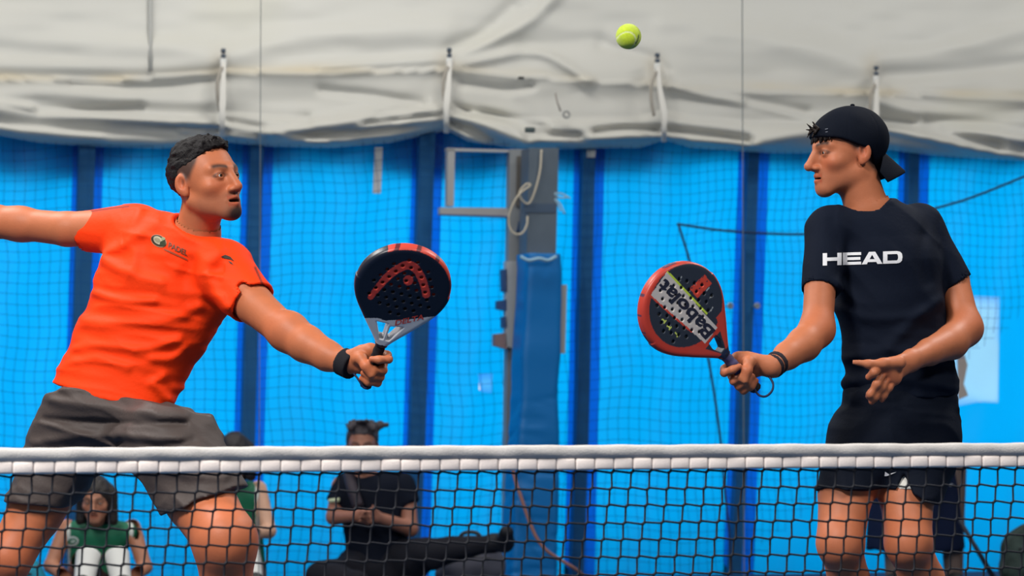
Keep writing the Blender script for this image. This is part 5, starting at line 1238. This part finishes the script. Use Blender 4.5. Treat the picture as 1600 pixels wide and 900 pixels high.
def standing():
    Y = 18.5; j = lambda px, py, d=0: PY(px, py, Y + d); sk = np.array(SRGB(150, 100, 82))
    root = empty('person', PY(1430, 900, Y) * [1, 1, 0], 'person in a long navy coat standing behind the black-shirted player', 'person')
    neck0, neck1 = j(1410, 512), j(1408, 490); P = []
    P += chain([j(1430, 700), j(1425, 600), j(1412, 535)], [(.14, .1), (.13, .09), (.15, .08)], .04) + [Seg(neck0, neck1, .055, .052, (1, 0, 0), .02)]
    for x0, x1 in ((1398, 1398), (1488, 1490)):
        a = j(x1, 900); a[2] = .08; P += chain([j(x0, 720), j(x0, 820), a], [.085, .07, .055], .03); shoe(root, a, (0, -1), 'black')
    P += chain([j(1385, 540), j(1376, 600), j(1382, 660, -.05)], [.05, .042, .03], .03) + chain([j(1450, 540), j(1462, 600), j(1462, 660, -.05)], [.05, .042, .03], .03)
    gripped_hand(P, j(1382, 660, -.05), j(1384, 680, -.06)); gripped_hand(P, j(1462, 660, -.05), j(1460, 680, -.06))
    parts = []; cut = (neck0 + (neck1 - neck0) * .4, neck1 - neck0); C = j(1406, 466, -.03)
    simple_head(parts, C, (-.3, -.95, 0), (0, 0, 1), 1.0, sk, [Seg(neck0, neck1, .055, .052, (1, 0, 0), .02)], cut, LONG[:1] + [LONG[-1]], mat('hair_girl', (.02, .015, .014)), root, hpost=wig, h=.008)
    skl = np.array(SRGB(105, 88, 82)); person_mesh(root, P, parts, cut, skl, .013)
    pr = chain([j(1412, 535), j(1424, 610), j(1430, 700), j(1431, 858)], [(.20, .12), (.20, .13), (.235, .16), (.285, .18)], .03, cap1=True)
    pr += [Seg(j(1390, 540), j(1376, 640, -.04), .07, .05, (1, 0, 0), .03, cap1=True), Seg(j(1448, 540), j(1462, 640, -.04), .07, .05, (1, 0, 0), .03, cap1=True), Ell(neck0 + [0, -.02, .05], (.07, .07, .06), k=.01, op='sub')]
    cloth('coat', pr, .013, mat('navy_coat', (.006, .011, .035), .8, .1), root, lambda q, d: d - .012 * vnoise(q * [14, 14, 4], 77))
    MB().tube([j(1474, 756, -.185), j(1478, 760, -.185), j(1481, 756, -.185), j(1485, 759, -.185), j(1488, 756, -.185)], .004, 5).build('print', mat('coat_print', (.30, .33, .38), .6), root)
standing()
def pole():
    a = PY(1499, 812, 18.15); b = PY(1551, 900, 18.15); t = (0.006 - a[2]) / (b[2] - a[2]); b = a + (b - a) * t
    root = empty('black_pole', b * [1, 1, 0], 'thin black pole slanting down to the floor beside the navy coat', 'pole')
    MB().tube([a, b], [.012, .016], 8).build('shaft', mat('pole_black', (.006, .008, .02), .6), root); MB().tube([a + (b - a) * .8, b], [.022, .024], 8).build('sleeve', mat('pole_sleeve', (.01, .012, .02), .7), root)
pole()
